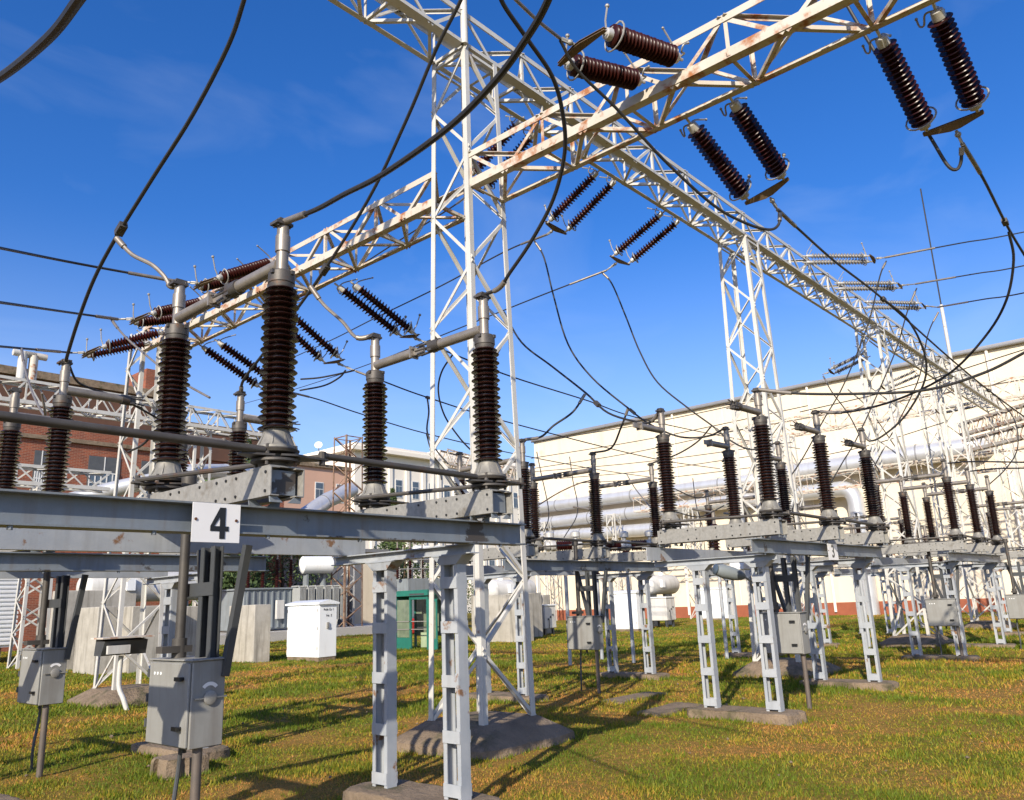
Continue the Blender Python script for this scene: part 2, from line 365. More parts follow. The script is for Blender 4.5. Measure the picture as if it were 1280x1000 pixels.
# front gantry, lower, running along Y and passing the nearest tower
lattice_beam('gantry_beam', 'rust streaked lattice girder rising to the upper right from the nearest tower', 'gantry girder', (7.4, 7.085, 7.35), (7.4, -2.1, 7.35), (TW, 0, 0), .55, 14, .09, .05, M['rusty'], 'girders of the front gantry')
lattice_beam('gantry_beam', 'white lattice girder from the nearest tower down to the small left tower', 'gantry girder', (7.4, 7.815, 7.35), (7.4, 17.15, 7.35), (TW, 0, 0), .55, 14, .09, .05, M['rusty'], 'girders of the front gantry')
lattice_tower('gantry_tower', 'white lattice tower before the brick hall ending the front gantry', 'gantry tower', 7.75, 17.5, .27, 7.9,   .95, TW, 9, .080, .045, M['white'])
footing('concrete_footing', 'sloping concrete block under the left lattice tower', 7.75, 17.5, 1.75, 1.75, .3, 'tower footings')
# ------------------------------------------------------------------ insulators
def sheds(r1, r2, core, z0, z1, n):
    """porcelain profile: alternate large and small sheds"""
    p = [(core*1.02, z0)]; st = (z1-z0)/n
    for i in range(n):
        r = r1 if i % 2 == 0 else r2; z = z0+st*(i+.25)
        p += [(core, z), (core*1.15, z+st*.16), (r-.008, z+st*.10), (r, z+st*.22), (r-.006, z+st*.36), (core*1.25, z+st*.62), (core, z+st*.72)]
    return p+[(core, z1)]
def post_insulator(parent, x, y, b, t, r1, r2, core, n, m_, seg=20):
    q = MB().lathe([(px_, z) for px_, z in sheds(r1, r2, core, b, t, n)], (x, y, 0), (0, 0, 1), seg)
    return q.build('insulator', m_, parent)
def pole(kind, label, X, Y, group):
    """one pole of a rotary disconnector: channel along +Y, two turning insulators, two current arms"""
    t = thing('disconnector_pole', label, 'disconnector', (X, Y, 2.41), group)
    yf = Y+1.62
    q = MB()      # galvanised channel with web to -X and a second one to +X, end plates and feet
    for sx in (-1, 1):
        q.bx(X+sx*.13-.004, X+sx*.13+.004, Y-.16, yf+.16, 2.455, 2.655)
        q.bx(min(X+sx*.126, X+sx*.066), max(X+sx*.126, X+sx*.066), Y-.16, yf+.16, 2.647, 2.655)
        q.bx(min(X+sx*.126, X+sx*.066), max(X+sx*.126, X+sx*.066), Y-.16, yf+.16, 2.455, 2.463)
    for yy in (Y, yf): q.bx(X-.125, X+.125, yy-.125, yy+.125, 2.658, 2.668)
    q.build('base_channel', M['galv'], t)
    q = MB()
    for yy in (Y-.14, Y+.12, yf-.12, yf+.14):
        for sx in (-1, 1):
            q.poly([(X+sx*.12, yy, 2.412), (X+sx*.02, yy, 2.412), (X+sx*.07, yy, 2.453), (X+sx*.125, yy, 2.453)], (0, .012, 0)); q.cut()
    for yy in (Y, yf):
        q.bx(X-.10, X+.10, yy-.10, yy+.10, 2.47, 2.64); q.cut()
    q.build('bracket', M['grey'], t)
    b = MB()
    for yy in (Y-.1, Y+.28, Y+.42, Y+.55, Y+.8, yf-.5, yf-.36, yf+.1):
        for zz in (2.49, 2.62): b.cyl((X-.142, yy, zz), (X-.134, yy, zz), .011, 8); b.cut()
    b.build('bolt', M['black'], t)
    for end, yy in ((0, Y), (1, yf)):
        ins = post_insulator(t, X, yy, 2.93, 4.02, .135, .118, .075, 26, M['porc'])
        q = MB().lathe([(.09, 2.668), (.09, 2.70), (.17, 2.705), (.17, 2.722), (.075, 2.725), (.075, 2.765), (.155, 2.77), (.165, 2.79), (.15, 2.80)], (X, yy, 0), n=20)
        for k in range(4):
            a = k*math.pi/2+.6; q.cyl((X+.145*math.cos(a), yy+.145*math.sin(a), 2.675), (X+.145*math.cos(a), yy+.145*math.sin(a), 2.82), .013, 8)
            q.sph((X+.145*math.cos(a), yy+.145*math.sin(a), 2.755), .022, 6)
        # lever plates for the coupling rods
        q.poly([(X-.05, yy-.15, 2.735), (X+.05, yy-.19, 2.735), (X+.34, yy-.15, 2.735), (X+.34, yy-.11, 2.735), (X+.08, yy+.12, 2.735)], (0, 0, .014))
        q.poly([(X-.08, yy-.12, 2.735), (X-.30, yy-.06, 2.735), (X-.30, yy+.0, 2.735), (X-.02, yy+.15, 2.735)], (0, 0, .014))
        q.build('turntable', M['cast'], ins)
        q = MB().lathe([(.15, 2.80), (.15, 2.815), (.128, 2.83), (.10, 2.905), (.088, 2.945)], (X, yy, 0), n=20)
        for k in range(8):
            a = k*math.pi/4; c, s_ = math.cos(a), math.sin(a)
            q.poly([(X+c*.09-s_*.006, yy+s_*.09+c*.006, 2.93), (X+c*.145-s_*.006, yy+s_*.145+c*.006, 2.817), (X+c*.09-s_*.006, yy+s_*.09+c*.006, 2.817)], (s_*.012, -c*.012, 0))
        q.build('flange', M['cone'], ins)
        q = MB().lathe([(.08, 3.99), (.088, 4.02), (.092, 4.05), (.098, 4.055), (.098, 4.135), (.09, 4.145)], (X, yy, 0), n=20)
        for k in range(4):
            a = k*math.pi/2+.3; q.cb(X+.097*math.cos(a), yy+.097*math.sin(a), 4.125, .03, .03, .03)
        q.build('cap', M['cast'], ins)
        q = MB().lathe([(.045, 4.145), (.045, 4.31), (.055, 4.312), (.055, 4.44), (.046, 4.442), (.046, 4.52)], (X, yy, 0), n=14)
        q.build('terminal_post', M['alu'], ins)
        q = MB().bx(X-.085, X+.055, yy-.05, yy+.05, 4.52, 4.542); q.bx(X-.05, X+.05, yy-.035, yy+.035, 4.542, 4.575)
        for dx, dy in ((-.06, .03), (-.06, -.03), (.035, .03), (.035, -.03)): q.cyl((X+dx, yy+dy, 4.505), (X+dx, yy+dy, 4.56), .009, 6)
        q.build('terminal_clamp', M['cast'], ins)
        # current arm
        if kind == 'closed': d = Vector((0, 1 if end == 0 else -1, 0)); ln = .62
        elif kind == 'plus': d = Vector((1, 0, 0)); ln = .66
        else: d = Vector((-1, .06, 0)).normalized(); ln = .60
        o = Vector((X, yy, 4.215)); sd = d.cross(Vector((0, 0, 1)))
        q = MB().tube([o+d*.03, o+d*ln], .05, 14); q.build('current_arm', M['alu'], ins)
        q = MB()
        if end == 0:       # fingers
            q.tube([o+d*(ln-.02), o+d*(ln+.07)], .062, 12)
            for k in range(6):
                a = -.9+k*.36; off = Vector((0, 0, .05*math.sin(a*1.6)))+sd*(.05*math.cos(a*1.6)*(1 if k % 2 else -1))
                e = o+d*(ln+.30 if kind == 'closed' else ln+.24)+off*1.1
                q.tube([o+d*(ln+.02)+off, o+d*(ln+.18)+off, e+off*(.25 if kind != 'closed' else 0)], .009, 6)
            q.bar(o+d*(ln+.07), o+d*(ln+.13), .10, .10)
        else:
            q.bar(o+d*(ln-.01), o+d*(ln+.012), .11, .12)
            q.bar(o+d*(ln+.012), o+d*(ln+.16), .03, .075)
            for s1 in (-1, 1):
                for s2 in (-1, 1): q.cyl(o+d*(ln+.01)+sd*.035*s1+Vector((0, 0, .035*s2)), o+d*(ln+.03)+sd*.035*s1+Vector((0, 0, .035*s2)), .012, 6)
        q.build('contact', M['cast'] if end == 0 else M['alu'], ins)
    # diagonal coupling rod between the two turntables
    q = MB().tube([(X+.30, Y-.13, 2.765), (X-.26, yf-.03, 2.765)], .02, 8)
    for p in ((X+.30, Y-.13, 0), (X-.26, yf-.03, 0)): q.cyl((p[0], p[1], 2.70), (p[0], p[1], 2.80), .022, 8)
    q.build('coupling_rod', M['pipe'], t)
    return t
PX = (0, 2.2, 4.4)
# ------------------------------------------------------------------ support frames
def channel_leg(parent, x, y, z0=.1, z1=2.035):
    q = MB(); h = .10
    for s_ in (-1, 1):      # channels with their web to +-Y and flanges turned in
        q.bx(x-.057, x+.057, y+s_*h-.005, y+s_*h+.005, z0, z1)
        for sx in (-1, 1): q.bx(x+sx*.0525-.0045, x+sx*.0525+.0045, min(y+s_*(h-.0055), y+s_*(h-.038)), max(y+s_*(h-.0055), y+s_*(h-.038)), z0, z1)
    z = z0+.30
    for z in (z0+.08, z0+.50, z0+.95, z0+1.40, z0+1.78):
        for sx in (-1, 1): q.bx(x+sx*.062-.0045, x+sx*.062+.0045, y-h-.004, y+h+.004, z-.05, z+.05)
    q.bx(x-.1, x+.1, y-.14, y+.14, z0-.012, z0-.001)
    # flared head
    q.hexa([(x-.068, y-h-.006, z1+.001), (x+.068, y-h-.006, z1+.001), (x+.068, y+h+.006, z1+.001), (x-.068, y+h+.006, z1+.001),
            (x-.075, y-.19, z1+.075), (x+.075, y-.19, z1+.075), (x+.075, y+.19, z1+.075), (x-.075, y+.19, z1+.075)])
    q.bx(x-.08, x+.08, y-.2, y+.2, z1+.0755, z1+.084)
    return q.build('leg', M['legp'], parent)
def ibeam(q, p, ln, ax, h, wd, t=.012):
    x, y, z = p
    for z0, z1, hw in ((z, z+t, wd/2), (z+h-t, z+h, wd/2), (z+t, z+h-t, t*.4)):
        if ax == 'x': q.bx(x, x+ln, y-hw, y+hw, z0, z1)
        else: q.bx(x-hw, x+hw, y, y+ln, z0, z1)
def frame(X0, Y0, label, group, foot_labels):
    t = thing('support_frame', label, 'steel frame', (X0+2.2, Y0+.8, .1), group)
    for i, lx in enumerate((X0+.17, X0+4.25)):
        for ly in (Y0+.33, Y0+1.28): channel_leg(t, lx, ly)
        q = MB(); ibeam(q, (lx, Y0+.06, 2.121), 2.0, 'y', .088, .12, .010); q.build('cross_beam', M['legp'], t)
        if foot_labels[i]: footing('concrete_footing', foot_labels[i], lx, Y0+.8, .58, 1.6, .105, 'slabs under the frame legs', .86)
    q = MB(); ibeam(q, (X0-.45, Y0+.13, 2.21), 5.4, 'x', .195, .17)
    for k in range(7):
        xx = X0-.2+k*.8; q.cyl((xx, Y0+.07, 2.185), (xx, Y0+.07, 2.21), .016, 8)
    q.build('main_beam', M['grey'], t)
    q = MB(); x0, x1, yb = X0-.45, X0+4.42, Y0+1.80
    q.bx(x0, x1, yb-.005, yb+.005, 2.21, 2.405); q.bx(x0, x1, yb+.005, yb+.075, 2.397, 2.405); q.bx(x0, x1, yb+.005, yb+.075, 2.21, 2.218)
    q.build('rear_beam', M['legp'], t)
    return t
G = 'disconnector poles with ribbed brown insulators'
rows = [   # X0, Y0, kind, poles shown, labels
 (.92, 4.95, 'closed', (1, 2), ['large disconnector pole nearest the camera, standing right of number plate 4', 'disconnector pole at the end of the number 4 beam, before the nearest tower']),
 (1.1, 9.62, 'plus', (1, 2, 3), ['open disconnector pole at the far left, in front of the brick hall', 'open disconnector pole seen behind the tallest near insulator, before the brick hall', None]),
 (10.95, 4.80, 'minus', (0, 1, 2), ['open disconnector pole with clenched contact fingers, left of number plate 3', 'open disconnector pole standing above number plate 3', 'open disconnector pole at the right end of the beam with number plate 3']),
 (11.05, 9.42, 'closed', (0, 1, 2), ['disconnector pole just right of the nearest tower, partly hidden by it', 'disconnector pole before the silver pipes, middle of three beside the nearest tower', 'disconnector pole before the silver pipes, farthest of three from the nearest tower']),
 (20.95, 4.80, 'closed', (0, 1, 2), ['small disconnector pole, left of the three beyond number plate 3', 'small disconnector pole, middle one of the three beyond number plate 3', 'small disconnector pole, right one of the three beyond number plate 3']),
 (21.0, 9.42, 'closed', (0, 1, 2), ['distant disconnector pole behind the clenched open arms, left one of its row', 'distant disconnector pole behind the clenched open arms, middle one of its row', 'distant disconnector pole behind the clenched open arms, right one of its row']),
 (31.0, 4.80, 'closed', (0, 1), ['tiny disconnector pole at the right edge of the photo', 'tiny disconnector pole second from the right edge of the photo']),
 (31.0, 9.42, 'closed', (0, 1, 2), ['tiny farthest disconnector pole of the rear row, left one', 'tiny farthest disconnector pole of the rear row, middle one', 'tiny farthest disconnector pole of the rear row, right one']),
]
proto = {}
for X0, Y0, kind, ks, labs in rows:
    for k, lb in zip(ks, labs):
        if lb is None or k > 2: continue
        x = X0+PX[k]
        if kind not in proto: proto[kind] = pole(kind, lb, x, Y0, G)
        else:
            c = copy_tree(proto[kind]); c.location = (x, Y0, 2.41); c['label'] = lb
flb = [([None, 'rough concrete slab under the two legs nearest the camera'], 'long grey steel frame carrying number plate 4'),
       ([None, 'low concrete slab under the rear frame left of the nearest tower'], 'rear grey steel frame behind number plate 4'),
       (['rough concrete slab under the pair of white legs in the right foreground', 'concrete slab under the legs right of the number 3 drive box'], 'grey steel frame carrying number plate 3'),
       (['concrete block under the legs close behind the nearest tower', 'concrete block under the legs in front of the right hand white cabinet'], 'rear steel frame between the nearest tower and number plate 3'),
       (['concrete slab under the legs beyond number plate 3', 'concrete slab under the last legs at the far right'], 'steel frame beyond number plate 3 on the far right'),
       (['small concrete slab under the distant rear frame', 'small concrete slab at the right end of the distant rear frame'], 'distant rear steel frame against the cream hall'),
       (['distant concrete slab at the right edge', None], 'farthest steel frame at the right edge'),
       ([None, None], 'farthest steel frame of the rear row')]
for (X0, Y0, *_), (fls, lb) in zip(rows, flb): frame(X0, Y0, lb, 'steel frames under the disconnectors', fls)
# rods coupling neighbouring poles
def rod(label, a, b, r=.03):
    q = MB().tube([a, b], r, 10); q.tube([Vector(a)+(Vector(b)-Vector(a))*.0, Vector(a)+(Vector(b)-Vector(a))*.02], r*1.35, 10)
    return tag(q.build('coupling_rod', M['pipe'], None, a), label, 'rod', 'rods coupling the disconnector poles')
rod('thick dark coupling rod reaching from the left edge to the tallest near insulator', (.3, 4.84, 2.775), (2.98, 4.88, 2.775), .028)
rod('grey coupling rod from the tallest near insulator to the one by the nearest tower', (3.42, 4.84, 2.775), (5.1, 4.90, 2.775), .026)
for x, y, lb in ((10.95, 4.80, 'coupling rod left of number plate 3'), (13.15, 4.80, 'coupling rod above number plate 3'), (20.95, 4.8, 'left coupling rod of the poles beyond number plate 3'),
               (23.15, 4.8, 'right coupling rod of the poles beyond number plate 3'), (11.05, 9.42, 'coupling rod just right of the nearest tower, before the silver pipes'), (13.25, 9.42, 'coupling rod before the silver pipes, next to the right hand insulator')):
    rod(lb, (x+.32, y-.11, 2.775), (x+1.9, y-.05, 2.775), .025)
# ------------------------------------------------------------------ drive cabinets
def drive(x, y, label, rodlabel, gr):
    t = thing('drive_cabinet', label, 'control box', (x+.17, y+.32, 0), gr)
    q = MB().bx(x, x+.26, y, y+.64, .76, 1.36); body = q.build('cabinet_body', M['cab'], t, bevel=.008)
    q = MB().bx(x-.022, x-.002, y+.012, y+.628, .772, 1.348); dr = q.build('door', M['cab'], t, bevel=.006)
    q = MB()
    for z in (.90, 1.24):
        q.cyl((x-.05, y+.09, z), (x-.02, y+.09, z), .014, 8); q.bx(x-.062, x-.046, y+.07, y+.155, z-.014, z+.014); q.cut()
    q.build('handle', M['black'], dr)
    q = MB()
    for k in range(3): q.cyl((x-.024, y+.54-.05*k, 1.27), (x-.021, y+.54-.05*k, 1.27), .012, 8); q.cut()
    q.build('rivet', M['wcab'], dr)
    q = MB()
    for z in (.88, 1.06, 1.24): q.cyl((x-.026, y+.632, z), (x-.026, y+.632, z+.06), .011, 8); q.cut()
    q.build('hinge', M['dark'], dr)
    q = MB().tube(smooth_path([(x+.2, y+.5, .755), (x+.2, y+.52, .55), (x+.16, y+.50, .25), (x+.18, y+.53, -.03)], 4), .017, 8); q.build('conduit', M['dark'], t)
    q = MB().bx(x-.02, x+.28, y-.02, y+.66, 1.361, 1.375); q.build('lid', M['cab'], t, bevel=.005)
    q = MB().lathe([(.001, 0), (.045, 0), (.05, .008), (.05, .016), (.042, .02), (.001, .02)], (x+.14, y-.001, 1.10), (0, -1, 0), 18)
    q.bar((x+.02, y-.012, 1.10), (x+.27, y-.012, 1.10), .008, .012); q.build('dial', M['galv'], t)
    q = MB(); pts = []
    for i in range(9): a = math.pi*(.2+.6*i/8); pts.append((x+.14+.075*math.cos(a), y-.004, 1.135+.075*math.sin(a)))
    for i in range(9): a = math.pi*(.8-.6*i/8); pts.append((x+.14+.05*math.cos(a), y-.004, 1.135+.05*math.sin(a)))
    q.poly(pts, (0, .0025, 0)); q.build('scale_plate', M['sign'], t)
    q = MB().tube([(x+.1, y+.06, -.05), (x+.1, y+.06, .758)], .035, 12); q.build('post', M['post'], t)
    q = MB().cyl((x+.12, y+.30, .70), (x+.12, y+.30, .76), .02, 8); q.build('cable_gland', M['black'], t)
    # drive shaft and hanger
    q = MB().tube([(x+.10, y+.42, 1.46), (x+.10, y+.42, 2.72)], .038, 14); q.cyl((x+.1, y+.42, 2.70), (x+.1, y+.42, 2.80), .06, 12)
    q.cyl((x+.1, y+.42, 1.37), (x+.1, y+.42, 1.52), .055, 10); q.cb(x+.06, y+.42, 1.44, .24, .1, .05); q.build('drive_shaft', M['pipe'], t)
    q = MB()
    for yy in (y+.10, y+.26):
        q.bx(x+.16, x+.22, yy-.006, yy+.006, 1.30, 2.20); q.bx(x+.152, x+.16, yy-.05, yy+.006, 1.30, 2.20); q.bx(x+.22, x+.228, yy-.05, yy+.006, 1.30, 2.20)
    q.bar((x+.25, y+.0, 1.24), (x+.34, y-.10, 2.2), .055, .055); q.bar((x+.25, y+.30, 1.30), (x+.30, y+.55, 2.2), .05, .05)
    q.bx(x+.145, x+.151, y+.04, y+.44, 1.83, 1.93); q.build('hanger', M['dark'], t)
    return t
DG = 'grey drive boxes under the disconnectors'
d0 = drive(3.05, 5.83, 'large grey drive box with two black handles under number plate 4', None, DG)
c0 = Vector(d0.location)
for (px, py), lb in (((49, 971), 'grey drive box on a thin post at the left edge of the grass'), ((1012, 884), 'grey drive box on posts below number plate 3'),
                   ((749, 866), 'grey drive box on a thin post between the nearest tower and the middle white cabinet'),
                   ((1204, 826), 'small grey drive box behind the legs on the far right'), ((1302, 812), 'distant grey drive box at the right edge')):
    b = aZ(px, py, 0); c = copy_tree(d0); c.location = c0+Vector((b[0]-3.15, b[1]-5.89, 0)); c['label'] = lb
# ------------------------------------------------------------------ number plates
def text(body, size, m_, parent, loc, rot, name, ext=.0015):
    cu = bpy.data.curves.new(name, 'FONT'); cu.body = body; cu.size = size; cu.extrude = ext; cu.align_x = 'CENTER'; cu.align_y = 'CENTER'; cu.offset = size*.012
    tmp = bpy.data.objects.new(name, cu); me = bpy.data.meshes.new_from_object(tmp); bpy.data.objects.remove(tmp)
    me.materials.clear(); me.materials.append(m_)
    o = bpy.data.objects.new(name, me); col.objects.link(o); o.parent = parent
    pl = ORG[parent.name]; o.location = Vector(loc)-Vector(pl); o.rotation_euler = rot; return o
def plate(x0, x1, z0, z1, y, ch, label):
    t = thing('number_plate', label, 'sign', ((x0+x1)/2, y, z0), 'enamel number plates')
    MB().bx(x0, x1, y-.003, y, z0, z1).build('panel', M['sign'], t, bevel=.0012)
    q = MB()
    for xx in (x0+.025, x1-.03): q.cyl((xx, y-.008, (z0+z1)/2+.02), (xx, y-.003, (z0+z1)/2+.02), .010, 8); q.cut()
    q.build('bolt', M['bolt'], t)
    cx, cz, h = (x0+x1)/2, (z0+z1)/2, (z1-z0)*.80; w_ = (x1-x0)
    q = MB(); yy = y-.0062
    if ch == '4':
        s_ = h; X = lambda u: cx-.21*s_+u*s_*.62; Zz = lambda v: cz-h/2+v*h
        q.poly([(X(0), yy, Zz(.24)), (X(0), yy, Zz(.40)), (X(.50), yy, Zz(1)), (X(.82), yy, Zz(1)), (X(.22), yy, Zz(.40)), (X(.22), yy, Zz(.3995))], (0, .0025, 0))
        q.bx(X(0.0), X(1.02), yy-.0002, yy+.0024, Zz(.24), Zz(.398)); q.bx(X(.52), X(.82), yy-.0004, yy+.0022, Zz(0), Zz(1))
        q.build('digit', M['black'], t)
    else: text(ch, h*1.35, M['black'], t, (cx, y-.005, cz), (math.pi/2, 0, 0), 'digit')
plate(2.545, 2.885, 2.145, 2.40, 4.985, '4', 'white plate with black number 4 on the near beam')
pl3a, pl3b = aY(1035, 690, 4.825), aY(1047, 690, 4.825); p3t, p3b = aY(1040, 680, 4.825), aY(1040, 700, 4.825)
plate(pl3a[0], pl3b[0], p3b[2], p3t[2], 4.825, "3", "small white plate with black number 3 on the right hand beam")
# ------------------------------------------------------------------ tension insulator pairs
def V3(p): return Vector([float(x) for x in p])
def string_pair(label, att, end, tip, group, r=.125, n=18, balls=True, m_='porcr'):
    """att, end: two points each (beam side, live side); tip: where the conductor clamp sits"""
    att = [V3(p) for p in att]; end = [V3(p) for p in end]; tip = V3(tip)
    t = thing('insulator_string', label, 'insulator', att[0], group)
    for k in (0, 1):
        a, e = att[k], end[k]; d = (e-a); ln = d.length; d.normalize()
        up = Vector((0, 0, 1)); sd = d.cross(up).normalized(); up = sd.cross(d).normalized()
        b0, b1 = ln*.13, ln*.90
        ins = MB().lathe([(x, z) for x, z in sheds(r, r*.97, r*.48, b0, b1, n)], a, d, 16).build('insulator', M[m_], t)
        q = MB().tube([a, a+d*b0*.55], .018, 6); q.lathe([(.03, b0*.45), (r*.5, b0*.55), (r*.56, b0*1.05), (r*.45, b0*1.12)], a, d, 12); q.cut()
        q.lathe([(r*.45, b1-.02), (r*.56, b1), (r*.5, b1+.06), (.03, b1+.075)], a, d, 12); q.tube([a+d*(b1+.06), e], .02, 6)
        q.build('end_fitting', M['ballw'], ins)
        q = MB()
        for s_ in (-1, 1):      # hook horns at the beam side
            c = a+d*b0*.5
            P = [c, c+sd*s_*.10-d*.01, c+sd*s_*.14+d*.08-up*.03, c+sd*s_*.19+d*.09+up*.02, c+sd*s_*.20+d*.02+up*.06]
            if s_ > 0 and balls: P = [c, c+up*.12+d*.02, c+up*.34+d*.16]
            q.tube(smooth_path(P, 4), .011, 6); q.sph(P[-1], .017, 6); q.cut()
        c = a+d*(b1-.06); rr = r*1.28; P = []      # open ring and horn at the live side
        for i in range(15): an = -2.6+5.2*i/14; P.append(c+(sd*math.sin(an)-up*math.cos(an))*rr+d*(.03*math.cos(an)))
        q.tube(P, .011, 6); q.tube([P[0], a+d*(b1+.06)], .010, 6); q.tube([P[-1], a+d*(b1+.06)], .010, 6)
        if balls: q.tube([a+d*(b1+.05), a+d*(b1+.04)+up*.16, a+d*(b1-.02)+up*.36], .011, 6); q.sph(a+d*(b1-.02)+up*.36, .026, 6)
        q.build('arcing_horn', M['galv'], ins)
    e0, e1 = end; mid = (e0+e1)*.5; ax = (e1-e0).normalized(); fw = (tip-mid).normalized(); nrm = ax.cross(fw).normalized()
    q = MB(); hw = (e1-e0).length/2+.05
    for s_ in (-1, 1):
        q.poly([mid-ax*hw-fw*.02+nrm*.022*s_, mid+ax*hw-fw*.02+nrm*.022*s_, mid+ax*hw+fw*.02+nrm*.022*s_, mid+ax*.05+fw*.075+nrm*.022*s_, mid-ax*.05+fw*.075+nrm*.022*s_, mid-ax*hw+fw*.02+nrm*.022*s_], nrm*.008)
    q.build('yoke_plate', M['yoke'], t)
    q = MB().tube([mid+fw*.09, tip], .017, 6); q.sph(mid+fw*.14, .035, 6)
    for k in range(4):
        c = mid+fw*(.2+.09*k)
        if (c-tip).length > .05 and (c-mid).length < (tip-mid).length: q.bar(c-fw*.04, c+fw*.04, .05 if k % 2 else .02, .02 if k % 2 else .05)
    q.build('tension_link', M['galv'], t)
    return t
def horn_conductor(): pass
SG = 'paired tension insulators on the gantries'
FX0, FX1, FZ = 7.39, 8.115, 7.36
S = {}
def SP(key, label, attp, xa, endp, xe, tipp, xt, **k):
    f = aX if k.pop('ax', 'x') == 'x' else aY
    tip = f(*tipp, xt); S[key] = tip
    string_pair(label, [f(*p, xa) for p in attp], [f(*p, xe) for p in endp], tip, SG, **k)
SP('a', 'pair of dark ribbed insulators hanging below the rusty girder, left one of two pairs', [(858, 148), (912, 121)], 8.1, [(936, 252), (981, 226)], 9.2, (972, 262), 9.38)
SP('b', 'pair of dark ribbed insulators hanging at the top right corner of the photo', [(1096, 38), (1166, 3)], 8.1, [(1160, 166), (1223, 142)], 9.2, (1203, 180), 9.38)
SP('c', 'pair of red brown insulators reaching up left above the rusty girder at the top', [(853, 75), (806, 103)], 7.42, [(752, 40), (703, 78)], 6.28, (700, 48), 6.05)
SP('d', 'pair of ribbed insulators slanting down right beside the tallest near insulator', [(418, 354), (438, 352)], 8.1, [(503, 421), (521, 419)], 9.25, (540, 431), 9.42, r=.10)
SP('e', 'pair of ribbed insulators slanting down right, half hidden behind the tallest near insulator', [(330, 383), (350, 380)], 8.1, [(407, 454), (428, 450)], 9.25, (445, 464), 9.42, r=.10)
SP('f', 'pair of ribbed insulators slanting down right against the sky beyond the tallest near insulator', [(248, 430), (268, 424)], 8.1, [(328, 486), (348, 481)], 9.25, (362, 490), 9.42, r=.10)
SP('g', 'pair of red brown insulators on the left girder just left of the tallest near insulator', [(345, 326), (318, 343)], 7.42, [(268, 349), (244, 360)], 6.25, (222, 352), 5.95, r=.10)
SP('h', 'pair of red brown insulators pointing left behind the top of the second near insulator', [(258, 376), (238, 396)], 7.42, [(186, 393), (164, 404)], 6.25, (147, 399), 5.95, r=.10)
SP('i', 'lowest pair of red brown insulators pointing left above the brick hall', [(208, 414), (192, 428)], 7.42, [(124, 435), (104, 446)], 6.25, (90, 441), 5.95, r=.10)
SP('j', 'pair of red insulators seen through the nearest tower', [(655, 146), (672, 162)], 7.82, [(586, 222), (603, 239)], 9.1, (584, 245), 9.35, ax='y', r=.10)
SP('k', 'pair of red insulators slanting down left from the long gantry, right beside the nearest tower', [(751, 211), (773, 222)], 7.82, [(684, 279), (706, 291)], 9.1, (684, 293), 9.35, ax='y', r=.10)
SP('l', 'pair of red insulators slanting down left from the long gantry, middle of the open sky', [(832, 263), (853, 272)], 7.82, [(765, 321), (785, 330)], 9.1, (758, 338), 9.35, ax='y', r=.10)
SP('m', 'pair of flat lying insulators right of the second tower, uppermost of three pairs', [(1003, 320), (1003, 328)], 7.08, [(1088, 320), (1092, 327)], 5.72, (1106, 322), 5.45, ax='y', r=.075, m_='palep')
SP('n', 'pair of flat lying insulators right of the second tower, middle of three pairs', [(1043, 354), (1043, 361)], 7.08, [(1122, 354), (1126, 360)], 5.72, (1144, 355), 5.45, ax='y', r=.075, m_='palep')
SP('o', 'pair of flat lying insulators right of the second tower, lowest of three pairs', [(1079, 377), (1079, 384)], 7.08, [(1152, 379), (1156, 385)], 5.72, (1172, 384), 5.45, ax='y', r=.075, m_='palep')
SP('p', 'small pair of insulators on the left of the third tower against the cream hall edge', [(1083, 440), (1088, 445)], 7.82, [(1037, 462), (1042, 467)], 9.1, (1028, 468), 9.35, ax='y', r=.075, m_='palep')
SP('q', 'small distant pair of insulators between the third and the mast tower, upper one', [(1146, 463), (1151, 468)], 7.82, [(1102, 482), (1107, 487)], 9.1, (1094, 488), 9.35, ax='y', r=.075, m_='palep')
SP('r', 'small distant pair of insulators right of the mast tower, against the cream hall', [(1218, 503), (1223, 507)], 7.82, [(1170, 512), (1174, 517)], 9.1, (1160, 520), 9.35, ax='y', r=.075, m_='palep')
# ------------------------------------------------------------------ conductors
CG = 'aluminium conductors'
def cable(label, pts, r, name='cable', clamp=None, group=CG, mt=None, sl=None):
    P = smooth_path(pts, 6); q = MB().tube(P, r, 8)
    o = q.build(name, mt or M['cable'], None, tuple(P[0])); tag(o, label, 'cable', group)
    g = MB(); any_ = False
    if sl:       # pale sleeves near the ends
        for at, ln in sl:
            i0 = int(at*(len(P)-1)); i1 = min(len(P)-1, i0+ln)
            g.tube(P[i0:i1+1], r*1.5, 10); g.cut(); any_ = True
    if any_: g.build('sleeve', M['alu'], o, tuple(P[0]))
    if clamp:
        g = MB()
        for at in clamp:
            i = min(len(P)-2, int(at*(len(P)-1))); d = V3(P[i+1])-V3(P[i]); d.normalize()
            c = V3(P[i]); s_ = r*3.0; sd = d.orthogonal().normalized()
            g.bar(c-d*s_*1.3, c+d*s_*1.3, s_*1.3, s_*1.1)
            for k in (-.8, .8):
                for e in (-1, 1): g.cyl(c+d*s_*k+sd*e*s_*.8, c+d*s_*k+sd*e*s_*.3, r*.5, 6)
            g.cut()
        g.build('clamp', M['cast'], o, tuple(P[0]))
    return o
def pix(pl, d0, d1, end=None):
    if isinstance(d0, tuple): d0 = dep((*d0, 4.50))
    if isinstance(d1, tuple): end = d1; d1 = dep((*end, 4.56))
    L_ = [0.]
    for a, b in zip(pl, pl[1:]): L_.append(L_[-1]+math.hypot(a[0]-b[0], a[1]-b[1]))
    return [aD(x, y, 1/((1/d0)*(1-l/L_[-1])+(1/d1)*l/L_[-1])) for (x, y), l in zip(pl, L_)][:(None if end is None else -1)]+([] if end is None else [np.array([end[0], end[1], 4.56])])
def term(X, Y): return (X, Y, 4.50)
